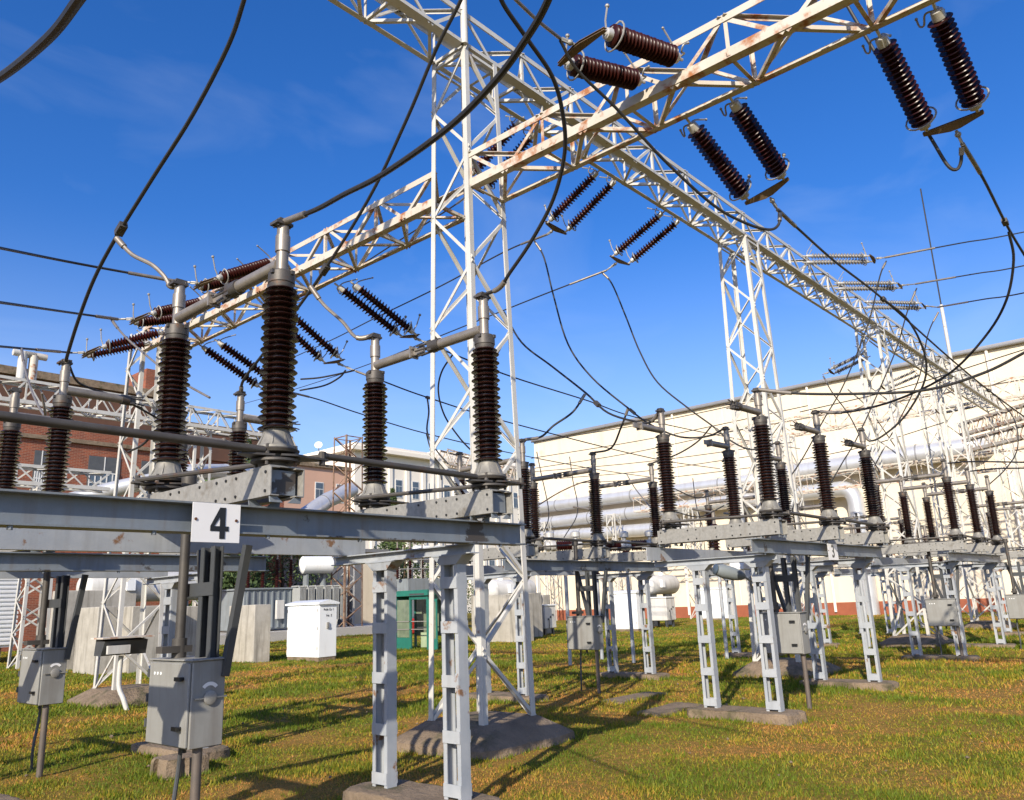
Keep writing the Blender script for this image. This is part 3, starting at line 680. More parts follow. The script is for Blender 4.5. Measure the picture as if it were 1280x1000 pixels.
def dpt(X, Y): return dep(term(X, Y))
I1, I3, I2, I4 = (3.12, 4.95), (3.12, 6.57), (5.32, 4.95), (5.32, 6.57)
cable('thick dark cable from the top of the tallest near insulator up to the top edge', pix([(700, -40), (683, 5), (660, 45), (620, 100), (560, 160), (480, 217), (430, 243), (395, 262), (362, 278)], 3.3, I1), .018, sl=[(.92, 4)])
cable('very thick dark cable crossing the top left corner', pix([(125, -40), (98, 0), (60, 48), (0, 97), (-60, 130), (-85, 148)], 2.3, 4.6), .018)
cable('dark cable looping from the top edge down to the insulator before the nearest tower', pix([(622, -20), (629, 5), (660, 50), (690, 95), (703, 140), (706, 190), (692, 248), (665, 300), (638, 340), (624, 360), (604, 376)], 5.6, I2), .017, sl=[(.86, 5)])
cable('long dark cable from the top edge down to the far left open insulator', pix([(318, -45), (305, 0), (285, 58), (240, 145), (190, 224), (145, 297), (118, 348), (98, 400), (84, 445), (80, 462)], 6.2, (3.3, 9.62)), .019, clamp=[.555], sl=[(.96, 2)])
cable('short grey cable from the cable clamp to the second near insulator', pix([(146, 298), (165, 318), (190, 331), (205, 345), (214, 358), (222, 364)], 7.45, I3), .019, mt=M['alu'], sl=[(.02, 3), (.75, 7)])
cable('dark cable from the top edge passing behind the tallest near insulator', pix([(588, -40), (576, 0), (545, 62), (508, 150), (460, 250), (395, 353), (333, 437), (305, 474), (293, 488)], 7.4, (5.5, 9.62)), .019, clamp=[.62], sl=[(.95, 3)])
cable('short grey cable from a clamp down to the insulator left of the nearest tower', pix([(388, 358), (405, 381), (428, 402), (446, 422), (462, 431)], 8.9, I4), .019, mt=M['alu'], sl=[(.02, 4), (.75, 6)])
# conductors on the camera side of the left girder
def along(label, p0, slope_end, r=.017, **k): pass
cable('upper thin conductor leaving the left edge towards the left girder', [aX(-60, 298, 2.0), aX(0, 310, 2.9), aX(100, 330, 4.4), S['g']], .02, sl=[(.85, 3)])
cable('middle thin conductor leaving the left edge towards the left girder', [aX(-60, 370, 2.0), aX(0, 378, 3.1), aX(90, 391, 4.9), S['h']], .02, sl=[(.85, 3)])
cable('lower thin conductor leaving the left edge towards the left girder', [aX(-60, 428, 2.6), aX(0, 433, 4.0), aX(45, 437, 5.0), S['i']], .02, sl=[(.7, 4)])
cable('thin dropper from the lower left conductor to the far left insulator', pix([(27, 436), (30, 455), (40, 490), (56, 520), (64, 527)], dep(aX(27, 435, 4.6)), (3.6, 11.24)), .016, mt=M['alu'], sl=[(0, 5)])
cable('thin dropper from the middle left conductor passing behind the second near insulator', pix([(138, 397), (147, 410), (163, 427), (201, 459), (228, 478), (262, 497)], dep(S['h']), 11.4), .018, mt=M['alu'], sl=[(0, 6)])
cable('thin cable leaving the far left open insulator to the right', pix([(85, 452), (95, 475), (112, 485), (150, 498), (192, 520), (240, 548), (275, 556)], (3.3, 9.62), 11.8), .014)
cable('curved thin cable low in front of the brick hall', pix([(160, 565), (178, 556), (193, 540), (205, 525)], 13, 12.6), .018)
# conductors leaving the left girder to the right
cable('thin conductor running right from the pair of insulators by the tallest near insulator', [S['d'], aX(565, 442, 9.9), aX(640, 471, 11.5), aX(735, 501, 14.5), aX(800, 523, 17.5), aX(913, 547, 25), aX(1000, 561, 34)], .015, clamp=[.93], sl=[(0, 4)])
cable('thin conductor running right behind the insulator left of the nearest tower', [S['e'], aX(480, 477, 9.9), aX(535, 497, 11.2), aX(640, 529, 14.2), aX(816, 573, 22), aX(900, 586, 30)], .015, clamp=[.42, .85], sl=[(0, 4)])
cable('lowest thin conductor running right behind the insulator left of the nearest tower', [S['f'], aX(400, 500, 10.3), aX(450, 517, 11.5), aX(533, 542, 14), aX(642, 567, 18.5), aX(754, 588, 25), aX(840, 600, 33)], .015, clamp=[.55], sl=[(0, 4)])
for lb, pl, d0, d1 in (
  ('dropper hanging from a thin conductor left of the nearest tower', [(534, 497), (536, 515), (534, 540), (545, 562), (560, 580)], 15.2, 14.5),
  ('dark dropper loop seen through the nearest tower, upper one', [(566, 443), (552, 465), (548, 490), (556, 520), (575, 548), (592, 566)], 14.7, 15.3),
  ('thin dropper left of the nearest tower, before the pale block', [(533, 542), (538, 560), (548, 580), (552, 600)], 17.8, 17.5),
  ('thin loop of cable between the tallest near insulator and the next pair', [(376, 474), (400, 472), (430, 466), (443, 463)], 14.5, 14.0),
  ('second thin loop of cable under the pair of insulators by the tallest near insulator', [(375, 488), (405, 482), (424, 472), (432, 463)], 14.8, 14.2)):
    cable(lb, pix(pl, d0, d1), .016)
# conductors leaving the long gantry away from the camera
yk = [('j', [(560, 262), (500, 300), (420, 350), (330, 398)]), ('k', [(632, 314), (552, 357), (470, 397), (408, 428), (330, 463)]), ('l', [(690, 364), (632, 387), (540, 424), (470, 452), (380, 483), (300, 506)])]
for (k, pl), lb in zip(yk, ('thin conductor running down left from the insulators seen through the nearest tower', 'thin conductor running down left behind the nearest tower, middle of three', 'thin conductor running down left behind the nearest tower, lowest of three')):
    ys = np.linspace(9.35, 34, len(pl)+1)[1:]; y_ = [10.6, 12.6, 16, 21, 30, 44][:len(pl)]
    cable(lb, [S[k]]+[aY(*p, yy) for p, yy in zip(pl, y_)], .016, sl=[(0, 4)])
cable('dropper cable curving from the middle of the sky to the insulator before the silver pipes', pix([(668, 301), (680, 322), (692, 370), (710, 430), (740, 472), (785, 510), (812, 530), (850, 546), (885, 545), (908, 542)], dep(S['k']), (13.15, 6.42)), .017, clamp=[.58], sl=[(.03, 3)])
cable('dark branch cable from the sky dropper to the insulator before the silver pipes', pix([(785, 511), (776, 535), (764, 560), (752, 578)], 16.0, (13.25, 9.42)), .020, sl=[(0, 2)])
cable('dropper cable from behind the nearest tower to the first hammer headed insulator', pix([(630, 390), (652, 428), (690, 458), (732, 491), (760, 516), (800, 528), (815, 526), (827, 524)], dep(S['k'])+1, (10.95, 6.42)), .019, clamp=[.50], sl=[(.88, 5)])
cable('branch cable from the left dropper to the insulator right of the nearest tower', pix([(731, 493), (716, 515), (692, 532), (676, 546), (664, 556)], 15.3, (11.05, 9.42)), .020, sl=[(0, 3), (.8, 4)])
cable('right dropper cable curving across the sky to the insulator behind the second tower', pix([(752, 340), (765, 355), (782, 395), (800, 440), (822, 478), (860, 510), (890, 532), (912, 550), (940, 562), (970, 568)], dep(S['l']), (15.35, 6.42)), .017, clamp=[.72], sl=[(.02, 3)])
cable('branch cable from the right dropper to the third insulator before the silver pipes', pix([(889, 533), (872, 552), (846, 568), (820, 586)], 17.6, (15.45, 9.42)), .019)
# conductors from the hanging pairs on the rusty girder
cable('dark conductor from the left hanging pair down across the third tower', [S['a'], aX(1000, 288, 10.0), aX(1045, 328, 11.5), aX(1104, 374, 13.5), aX(1190, 450, 17.5), aX(1245, 495, 21), aX(1300, 535, 25)], .017, clamp=[.51, .83], sl=[(0, 5)])
cable('dark cable looping from the conductor clamp to the insulator right of number plate 3', pix([(1104, 374), (1135, 400), (1155, 440), (1156, 475), (1135, 515), (1110, 540), (1088, 551), (1078, 555)], dep(aX(1104, 374, 13.5)), (15.35, 4.8)), .018, sl=[(.86, 5)])
cable('dark conductor at the top right running down to the right edge', [S['b'], aX(1230, 225, 10.2), aX(1262, 288, 11.8), aX(1300, 350, 13.5), aX(1330, 400, 16.5), aX(1350, 440, 20)], .017, clamp=[.37], sl=[(0, 5)])
cable('dark cable curving from the right edge down to the open insulator above number plate 3', pix([(1261, 290), (1267, 325), (1258, 375), (1232, 420), (1185, 468), (1120, 500), (1060, 515), (1021, 523)], dep(aX(1262, 288, 11.8)), (13.15, 4.8)), .018, sl=[(.9, 4)])
cable('dark cable swinging in from the right edge to the insulator left of plate 3', pix([(1310, 425), (1280, 441), (1230, 466), (1160, 487), (1080, 492), (1000, 492), (947, 493)], 9.5, (10.95, 4.8)), .019, sl=[(.88, 5)])
cable('dark jumper cable hanging under the rusty girder between its insulator pairs', pix([(700, 50), (722, 88), (770, 135), (830, 200), (890, 255), (930, 278), (960, 287), (973, 281), (975, 264)], dep(S['c']), dep(S['a'])), .018, sl=[(.93, 3)])
cable('dark jumper cable running down through the pair of insulators at the top right', pix([(1035, -40), (1058, 5), (1100, 75), (1140, 135), (1165, 175), (1184, 206), (1195, 212), (1201, 203), (1202, 184)], 9.6, dep(S['b'])), .019, sl=[(.94, 3)])
cable('pale thick conductor leaving the top red insulators towards the camera', [S['c'], aX(668, 22, 5.5), aX(620, -25, 4.8)], .019, mt=M['alu'])
cable('far cable dropping from the long conductor near the right edge', pix([(1247, 497), (1268, 525), (1272, 560), (1258, 585), (1236, 606), (1228, 614)], 25, 22.3), .017)
# conductors to the right of the second tower with their droppers
for k, pl, lb in (('m', [(1200, 304), (1290, 288)], 'thin conductor leaving to the right edge, uppermost of three'), ('n', [(1220, 342), (1290, 330)], 'thin conductor leaving to the right edge, middle of three'),
              ('o', [(1230, 374), (1290, 364)], 'thin conductor leaving to the right edge, lowest of three')):
    e1, e2 = aY(*pl[0], 3.9), aY(*pl[1], 2.6); cable(lb, [S[k], e1, e2, e2+(e2-e1)*4+np.array([0, 0, .3])], .018, sl=[(0, 4)])
for lb, pl, d0, d1 in (('dropper cable from the uppermost right conductor, crossing the second tower', [(1108, 326), (1100, 345), (1085, 405), (1055, 480), (1030, 524), (1005, 570), (985, 600)], dep(S['m']), 22),
              ('dropper cable from the middle right conductor, crossing the third tower', [(1146, 360), (1134, 390), (1117, 445), (1075, 540), (1052, 580), (1035, 610)], dep(S['n']), 23.5),
              ('dropper cable from the lowest right conductor, left of the mast tower', [(1173, 390), (1160, 418), (1146, 480), (1104, 562), (1078, 610)], dep(S['o']), 25),
              ('thin cable down from the small pair left of the third tower, outer one', [(1029, 470), (1040, 490), (1062, 520), (1082, 560), (1100, 590)], 27.5, 24),
              ('thin cable down from the distant pair by the mast tower, inner one', [(1060, 487), (1085, 510), (1120, 560), (1140, 590)], 32, 27)):
    cable(lb, pix(pl, d0, d1), .019, sl=[(.04, 3)])
for lb, pl, d0, d1 in (('dark bus cable running to the right edge above the small poles, upper one', [(1185, 579), (1215, 577), (1290, 578)], 19.5, 17), ('dark bus cable running to the right edge above the small poles, lower one', [(1213, 589), (1240, 586), (1290, 585)], 21, 19)):
    cable(lb, pix(pl, d0, d1), .017)
# thin conductors crossing in front of the cream hall
wires = [((664, 553), (1000, 489), 26), ((664, 573), (1010, 507), 27), ((664, 586), (930, 536), 28), ((664, 590), (990, 553), 30), ((700, 598), (940, 570), 31), ((720, 604), (960, 582), 32), ((1000, 515), (1280, 437), 25), ((1000, 575), (1180, 528), 30)]
for i, (a, b, xx) in enumerate(wires):
    A_, B_ = aX(*a, xx), aX(*b, xx); mid = (A_+B_)/2; mid[2] -= .12
    cable('thin wire stretched in front of the cream hall, '+['topmost of the left ones', 'second of the left ones', 'third of the left ones', 'fourth of the left ones', 'fifth, above the upper silver pipe', 'lowest, above the upper silver pipe', 'upper right one crossing the towers', 'lower right one above the rusty walkway'][i], [A_, mid, B_], .016)
for lb, pl, d0, d1, mt_ in (('thin curved dropper before the silver pipes, first from the left', [(671, 565), (676, 590), (686, 640), (680, 665)], 27, 24, 'cable'), ('thin curved dropper before the silver pipes, second from the left', [(712, 571), (716, 600), (722, 640), (705, 672)], 28, 25, 'cable'),
     ('pale slanting dropper between two insulators before the silver pipes', [(783, 592), (795, 612), (818, 640)], 25, 22, 'alu'), ('thin curved dropper right of the insulators before the silver pipes', [(866, 598), (870, 630), (876, 655), (868, 680)], 28, 25, 'cable'),
     ('dark cable loop behind the hammer headed open insulators', [(845, 612), (870, 622), (895, 618)], 21, 21.5, 'cable'), ('low dark cable loop behind the hammer headed open insulators', [(845, 640), (875, 646), (905, 632)], 21, 21.5, 'cable'),
     ('rust brown branch cable left of the second insulator before the silver pipes', [(672, 632), (700, 615), (725, 604), (742, 600)], 19.5, 20, 'rust')):
    cable(lb, pix(pl, d0, d1), .016, mt=M[mt_])
# ------------------------------------------------------------------ cream hall with pipes
HX = 55.
hy0, hy1 = -14., 45.5
t = thing('power_hall', 'large plain cream hall with a red plinth on the right', 'building', (HX, hy1, 0))
q = MB().bx(HX, HX+30, hy0, hy1, .80, 15.5)
q.build('wall', M['cream'], t)
q = MB().bx(HX-.06, HX+30.06, hy0-.06, hy1+.06, -.2, .80); q.build('plinth', M['plinth'], t)
q = MB().bx(HX-.2, HX+30.3, hy0-.2, hy1+.2, 15.5, 15.62); q.bx(HX-.14, HX+30.2, hy0-.14, hy1+.14, 15.62, 15.78); rf = q.build('roof_edge', M['roofm'], t)
q = MB().tube([(HX-.28, hy0, 15.56), (HX-.28, hy1, 15.56)], .09, 8); q.build('gutter', M['roofm'], rf)
q = MB()
for yy in (31.2, 20.4, 9.2, 3.0): q.tube([(HX-.14, yy, 15.5), (HX-.14, yy, .2)], .09, 8); q.cut()
q.build('downpipe', M['pale'], t)
q = MB()
pass
for yy in np.arange(hy0+5, hy1, 6.): q.bx(HX-.012, HX-.001, yy, yy+.04, .82, 15.3)
q.build('panel_joint', M['pale'], t)
q = MB(); cy_ = aX(862, 740, HX)[1]; q.tube([(HX-.05, cy_, .8), (HX-.05, cy_+.15, 2.2), (HX-.05, cy_+.2, 5.6)], .05, 6); q.build('conduit', M['bolt'], t)
# silver pipes on the hall
SPG = 'silver pipes along the cream hall'
def hpipe(label, pts, r, rings=()):
    P = [V3(p) for p in pts]; o = MB().tube(pts, r, 20).build('silver_pipe', M['silver'], None, tuple(pts[0])); tag(o, label, 'pipe', SPG)
    g = MB()
    L_ = (P[-1]-P[0]); n = max(2, int(L_.length/3.2))
    for k in range(1, n):
        # joint bands along the straight run
        f = k/n; i = 0; tot = 0; seg = [(P[j+1]-P[j]).length for j in range(len(P)-1)]; d = f*sum(seg)
        while i < len(seg)-1 and d > seg[i]: d -= seg[i]; i += 1
        dr = (P[i+1]-P[i]).normalized(); c = P[i]+dr*d; g.tube([c-dr*.05, c+dr*.05], r*1.03, 20); g.cut()
    g.build('joint_band', M['roofm'], o, tuple(pts[0])); return o
def arc(a, c, b, n=8):
    a, c, b = V3(a), V3(c), V3(b); return [tuple((a*(1-s)**2+c*2*s*(1-s)+b*s*s)) for s in np.linspace(0, 1, n)]
PXW = 54.1
def wallpipe(label, p0, p1, r, down=None):
    a, b = aX(*p0, PXW), aX(*p1, PXW)
    if down is None: tail = arc(b, b+np.array([0, -.9, 0]), (HX+.2, b[1]-.9, b[2]))[1:]
    else: tail = arc(b, b+np.array([0, -1.1, .1]), b+np.array([0, -1.1, -1.1]))[1:]+[(b[0], b[1]-1.1, 0)]
    hpipe(label, [tuple(a), tuple(b)]+[tuple(p) for p in tail], r)
wallpipe('top silver pipe of three stacked along the cream hall', (655, 637), (935, 601), .50)
wallpipe('middle silver pipe of three stacked along the cream hall', (652, 657), (925, 626), .50)
wallpipe('lowest silver pipe of three stacked along the cream hall', (650, 673), (842, 660), .50)
wallpipe('silver pipe that bends down to the ground by the cream hall', (1000, 617), (1046, 612), .52, down=1)
wallpipe('wide silver pipe high behind the towers on the right', (985, 592), (1205, 560), .66)
for k, yy in enumerate((40., 33.5, 27.2, 20.8)):
    lattice_tower('pipe_trestle', 'slender white trestle carrying the silver pipes, '+['farthest left', 'second from the left', 'third from the left', 'beside the pipe that bends to the ground'][k], 'trestle', 52.6, yy*1.07, 0, 8.0, 1.0, .8, 9, .08, .045, M['white'], 'trestles under the silver pipes')
# rusty lattice walkway on the right
for z0, ya, yb, lb in ((7.2, 30, 3, 'rust stained lattice walkway girder under the wide silver pipe'), (10.2, 22, 2, 'rust stained lattice girder above the wide silver pipe')):
    lattice_beam('walkway_girder', lb, 'girder', (46.5 if z0 < 9 else 44, ya, z0), (46.5 if z0 < 9 else 44, yb, z0), (.9, 0, 0), 1.0, 18, .08, .04, M['rusty'], 'walkway girders')
for lb, x, y, h in (('white lattice post standing before the wide silver pipe, left one', 38, 15.5, 9), ('white lattice post standing before the wide silver pipe, right one', 42.5, 10.0, 11), ('white lattice post near the right edge before the cream hall', 46, 5.5, 11)):
    lattice_tower('lattice_post', lb, 'lattice post', x, y, 0, h, .9, .7, 12, .075, .04, M['white'], 'far lattice posts')
for lb, a, b in (('rust stained cross girder at the right edge, upper one', aX(1200, 545, 40), aX(1290, 520, 37)), ('rust stained cross girder at the right edge, lower one', aX(1205, 566, 40), aX(1290, 545, 37))):
    lattice_beam('cross_girder', lb, 'girder', tuple(a), tuple(b), (.5, .0, 0), .6, 10, .09, .05, M['rusty'], 'cross girders at the right edge')
# ------------------------------------------------------------------ brick hall on the left
BY = 55.
t = thing('brick_hall', 'long red brick power hall on the left with tall paned windows', 'building', (26, BY, 0))
q = MB().bx(-25, 26.2, BY, BY+30, -.2, 13.9); q.bx(26.2, 35.8, BY+.4, BY+28, -.2, 12.6); q.build('wall', M['brick'], t)
q = MB().bx(-25.15, 26.35, BY-.15, BY+30.1, 13.9, 16.5); q.bx(26.35, 35.95, BY+.2, BY+28.1, 12.6, 14.75); q.build('parapet', M['brickd'], t)
q = MB().bx(-25.4, 26.6, BY-.4, BY+30.3, 16.5, 17.0); q.bx(26.6, 36.2, BY-.0, BY+28.3, 14.75, 15.2); q.bx(-25.25, 26.3, BY-.22, BY-.001, 12.7, 12.95); q.build('cornice', M['conc'], t)
q = MB().bx(25.0, 27.6, BY+2, BY+5, 17.0, 19.2); q.build('chimney', M['brick'], t)
for px0, px1 in ((-20, 12), (44, 63), (112, 152), (178, 205), (243, 268)):
    xa = aY(px0, 560, BY)[0]; xb = aY(px1, 560, BY)[0]
    y_ = BY-.05 if xb < 26 else BY+.35
    zt = 12.0; zb = 6.2
    f = MB().bx(xa, xb, y_, y_+.04, zb, zt).build('window', M['louvre'], t)
    q = MB(); zg0, zg1 = 9.0, 10.9
    q.bx(xa+.12, xb-.12, y_-.03, y_-.006, zg0, zg1); q.build('pane', M['glass'], f)
    q = MB(); n = 5
    for i in range(n+1):
        xx = xa+.1+(xb-xa-.2)*i/n; q.bx(xx-.035, xx+.035, y_-.06, y_-.031, zg0-.6, zg1)
    for zz in (zg0, (zg0+zg1)/2+.25, zg1-.03, zg0-.6): q.bx(xa+.05, xb-.05, y_-.065, y_-.029, zz, zz+.07)
    q.bx((xa+xb)/2-.03, (xa+xb)/2+.03, y_-.02, y_, zb, zt); q.build('frame', M['frame'], f)
# ------------------------------------------------------------------ pale and pink block in the middle distance
WY = 100.
t = thing('office_block', 'distant block with a pink wing and a pale flat roofed part beyond the brick hall', 'building', (76, WY, 0))
q = MB().bx(77.0, 135, WY, WY+18, 0, 25.4); q.build('wall', M['pale'], t)
q = MB().bx(45, 76.98, WY+1.0, WY+17, 0, 22.3); q.build('pink_wing', M['pink'], t)
q = MB().bx(75.6, 136, WY-1.3, WY+19, 25.4, 26.0); q.bx(76.4, 135.5, WY-.8, WY+18.5, 26.0, 26.6); q.build('roof', M['pale'], t)
q = MB().bx(44.5, 76.95, WY+.6, WY+17.4, 22.3, 22.8); q.build('wing_roof', M['conc'], t)
q = MB()
for i in range(9): q.bx(97+i*2.4, 98.7+i*2.4, WY+2, WY+6, 26.6, 28.1); q.cut()
q.build('roof_vent', M['pale'], t)
q = MB()
for xx in np.arange(80.5, 134, 3.6): q.bx(xx-.35, xx+.35, WY-.25, WY-.001, 3, 24.2); q.cut()
q.build('pilaster', M['pale'], t)
for row, zz in enumerate((18.6, 12.6, 7)):
    for xx in np.arange(82.3, 120, 3.6):
        f = MB().bx(xx-.75, xx+.75, WY-.07, WY-.001, zz, zz+3.0).build('window', M['frame'], t)
        q = MB(); q.bx(xx-.62, xx-.04, WY-.09, WY-.071, zz+.12, zz+1.9); q.bx(xx+.04, xx+.62, WY-.09, WY-.071, zz+.12, zz+1.9); q.bx(xx-.62, xx+.62, WY-.09, WY-.071, zz+2.0, zz+2.88)
        q.build('pane', M['glass'], f)
for zz in (17.2, 12.0, 7):
    for xx in (61.5, 66.3, 71.2, 75.0):
        if xx > 76: continue
        f = MB().bx(xx-.75, xx+.75, WY+.93, WY+.999, zz, zz+2.9).build('window', M['frame'], t)
        q = MB(); q.bx(xx-.62, xx-.04, WY+.91, WY+.929, zz+.12, zz+1.8); q.bx(xx+.04, xx+.62, WY+.91, WY+.929, zz+.12, zz+1.8); q.bx(xx-.62, xx+.62, WY+.91, WY+.929, zz+1.92, zz+2.78)
        q.build('pane', M['glass'], f)
q = MB(); c = aY(398, 557, WY-1); q.lathe([(.03, 0), (.36, .07), (.56, .2), (.58, .21), (.36, .12), (.02, .06)], c, (-.5, -.6, .3), 16); q.tube([c, (c[0]+1.0, c[1]+1, c[2]-1.8)], .08, 6)
tag(q.build('satellite_dish', M['wcab'], None, tuple(c)), 'small white satellite dish on the corner of the pale block', 'dish')
# roof scaffolding like pipe bridge before the pale block
a, b = aY(560, 580, 80), aY(680, 610, 80)
lattice_beam('pipe_bridge', 'grey lattice pipe bridge in front of the pale block', 'pipe bridge', tuple(a), tuple(b), (0, 1.6, 0), 2.2, 18, .22, .14, M['rusty'])
# ------------------------------------------------------------------ far gantries in front of the brick hall
p = aY(-20, 506, 33); p2 = aY(205, 536, 33)
lattice_beam('gantry_beam', 'far white lattice girder in front of the brick hall', 'gantry girder', (p[0], 33, 9.6), (p2[0]+5, 33, 9.6), (0, .9, 0), .95, 18, .11, .06, M['white'])
for lb, px in (('far white lattice tower right of the second near insulator', 243), ('far white lattice tower behind the far left insulators', 52)):
    b = aY(px, 650, 34); lattice_tower('gantry_tower', lb, 'gantry tower', b[0], 34, 0, 9.6 if px > 100 else 6.6, 1.0, .8, 11, .11, .06, M['white'], 'far towers before the brick hall')
q = aY(28, 600, 30); lattice_beam('gantry_beam', 'low far lattice girder behind the far left insulators', 'gantry girder', (q[0]-6, 34, 6.7), (q[0]+4.5, 34, 6.7), (0, .8, 0), .8, 12, .11, .06, M['white'])
for i, (px, lb) in enumerate(((24, 'white T shaped pipe post by the brick hall roof, left one'), (38, 'yellowish T shaped pipe post by the brick hall roof, right one'))):
    b = aY(px, 487, 33.4); q = MB().tube([(b[0], 33.4, 10.55), (b[0], 33.4, 11.6)], .16, 10); q.tube([(b[0]-.35, 33.4, 11.62), (b[0]+.45, 33.4, 11.62)], .13, 10)
    tag(q.build('vent_post', M['white' if i == 0 else 'rusty'], None, (b[0], 33.4, 10.55)), lb, 'pipe post', 'T shaped posts')
o = hpipe('white pipe rising to the right in front of the brick hall', [tuple(aY(88, 626, 44)), tuple(aY(140, 612, 43)), tuple(aY(200, 599, 42)), tuple(aY(235, 590, 41.5)), tuple(aY(330, 588, 46))], .42); o['group'] = 'large pipes'
o = hpipe('grey pipe climbing before the pink wing', [tuple(aY(365, 655, 52)), tuple(aY(410, 625, 53)), tuple(aY(440, 612, 54))], .62); o['group'] = 'large pipes'
for lb, px, yv, h, m_ in (('rusty lattice mast standing before the pale block', 433, 44, 13.0, 'rust'), ('thin white lattice mast beside the rusty mast', 487/1.0-55, 48, 8.5, 'white')):
    b = aY(px, 770, yv); lattice_tower('lattice_mast', lb, 'mast', b[0], yv, 0, h, 1.5 if m_ == 'rust' else .9, 1.4 if m_ == 'rust' else .8, 14, .11, .06, M[m_])
# ------------------------------------------------------------------ mid-ground equipment
def kiosk(label, x, y, wy, dx, h, ribs=False):
    t = thing('switch_cabinet', label, 'cabinet', (x, y, 0), 'white switch cabinets')
    q = MB().bx(x, x+dx, y, y+wy, .10, h-.16); q.build('body', M['wcab'], t, bevel=.012)
    q = MB().bx(x+.02, x+dx-.02, y+.02, y+wy-.02, -.05, .10); q.build('base', M['conc'], t)
    q = MB(); e = .07
    q.add([(x-e, y-e, h-.16), (x+dx+e, y-e, h-.16), (x+dx+e, y+wy+e, h-.16), (x-e, y+wy+e, h-.16), (x-e, y-e, h-.10), (x+dx+e, y-e, h-.10), (x+dx+e, y+wy+e, h-.10), (x-e, y+wy+e, h-.10), (x+dx/2, y-e, h), (x+dx/2, y+wy+e, h)],
          [(3, 2, 1, 0), (0, 1, 5, 8, 4), (2, 3, 7, 9, 6), (3, 0, 4, 7), (1, 2, 6, 5), (4, 8, 9, 7), (8, 5, 6, 9)]); q.build('roof', M['wcab'], t)
    for k in range(2):
        ya = y+.03+k*(wy-.03)/2; dr = MB().bx(x-.025, x-.002, ya, ya+wy/2-.045, .16, h-.20).build('door', M['wcab'], t, bevel=.006)
        g = MB()
        for zz in (.35, h/2, h-.4): g.cyl((x-.03, ya+(.03 if k == 0 else wy/2-.08), zz), (x-.03, ya+(.03 if k == 0 else wy/2-.08), zz+.1), .016, 6); g.cut()
        g.build('hinge', M['galv'], dr)
    q = MB().bx(x+.30, x+.38, y-.05, y-.002, h*.52, h*.62); q.cyl((x+.34, y-.06, h*.55), (x+.34, y-.02, h*.55), .05, 8); q.build('lock', M['galv'], t)
    return t
k1 = kiosk('white switch cabinet with ridged lid on the grass at the left', 16.9, 23.81, 1.9, .72, 2.0)
text('Pole ča 1', .11, M['black'], k1, (17.28, 23.806, 1.66), (math.pi/2, 0, 0), 'lettering'); text('Nr. 2', .11, M['black'], k1, (17.3, 23.806, 1.46), (math.pi/2, 0, 0), 'lettering')
kiosk('white switch cabinet behind the rear frame legs in the middle', 35.48, 23.13, 1.55, .7, 2.02)
kiosk('white switch cabinet farthest right, seen between the frame legs', 49.5, 25.3, 2.2, .8, 2.1)
# green booth
t = thing('green_booth', 'green glazed booth standing on the grass', 'booth', (22.2, 24.1, 0)); x, y, w_, d_, h = 22.2, 24.14, 1.95, 1.1, 2.05
q = MB()
for a in (0, d_-.08):
    for b in (0, w_*.52, w_-.08): q.bx(x+a, x+a+.08, y+b, y+b+.08, 0, h)
for z0, z1 in ((h-.14, h),): q.bx(x+.012, x+.06, y+.081, y+w_*.52-.001, z0, z1); q.bx(x+d_-.06, x+d_-.012, y+.081, y+w_-.081, z0, z1); q.bx(x+.081, x+d_-.081, y+w_-.06, y+w_-.012, z0, z1)
q.bx(x+.081, x+d_-.081, y+.012, y+.06, h-.14, h); q.build('frame', M['green'], t)
q = MB().bx(x+.03, x+.04, y+w_*.52+.085, y+w_-.085, .46, h-.15); q.cut(); q.bx(x+d_-.04, x+d_-.03, y+.085, y+w_-.085, .46, h-.15); q.build('glazing', M['bglass'], t)
q = MB().bx(x+.013, x+.06, y+w_*.52+.081, y+w_-.081, 0, .45); q.build('lower_panel', M['green'], t)
q = MB()
for zz in (.75, 1.05): q.bx(x+.0, x+.028, y+.081, y+w_-.081, zz, zz+.03); q.cut()
q.build('rail', M['galv'], t)
q = MB().bx(x-.1, x+d_+.1, y-.1, y+w_+.1, h+.002, h+.10); q.bx(x-.02, x+d_+.02, y-.02, y+w_+.02, h+.10, h+.22); q.build('roof', M['green'], t)
q = MB().bx(x+.5, x+.56, y+.09, y+w_*.50, .05, .62); q.build('inner_panel', M['inner'], t)
q = MB().bx(x+.3, x+.7, y+.09, y+w_*.5, .80, .84); q.build('shelf', M['dark'], t)
q = MB()
for a, b, c, d in ((-.50, -.43, 0, 1.9), (-.07, 0, 0, 1.9)): q.bx(x+.012, x+.05, y+a, y+b, c, d)
q.bx(x+.013, x+.049, y-.429, y-.071, 0, .4); q.bx(x+.013, x+.049, y-.429, y-.071, 1.8, 1.9); dr = q.build('open_door', M['green'], t)
MB().bx(x+.028, x+.034, y-.428, y-.072, .401, 1.799).build('glazing', M['bglass'], dr)
q = MB().bx(x-.102, x-.1005, y+.1, y+w_*.5, h+.02, h+.09); q.build('fascia_sign', M['dark'], t)
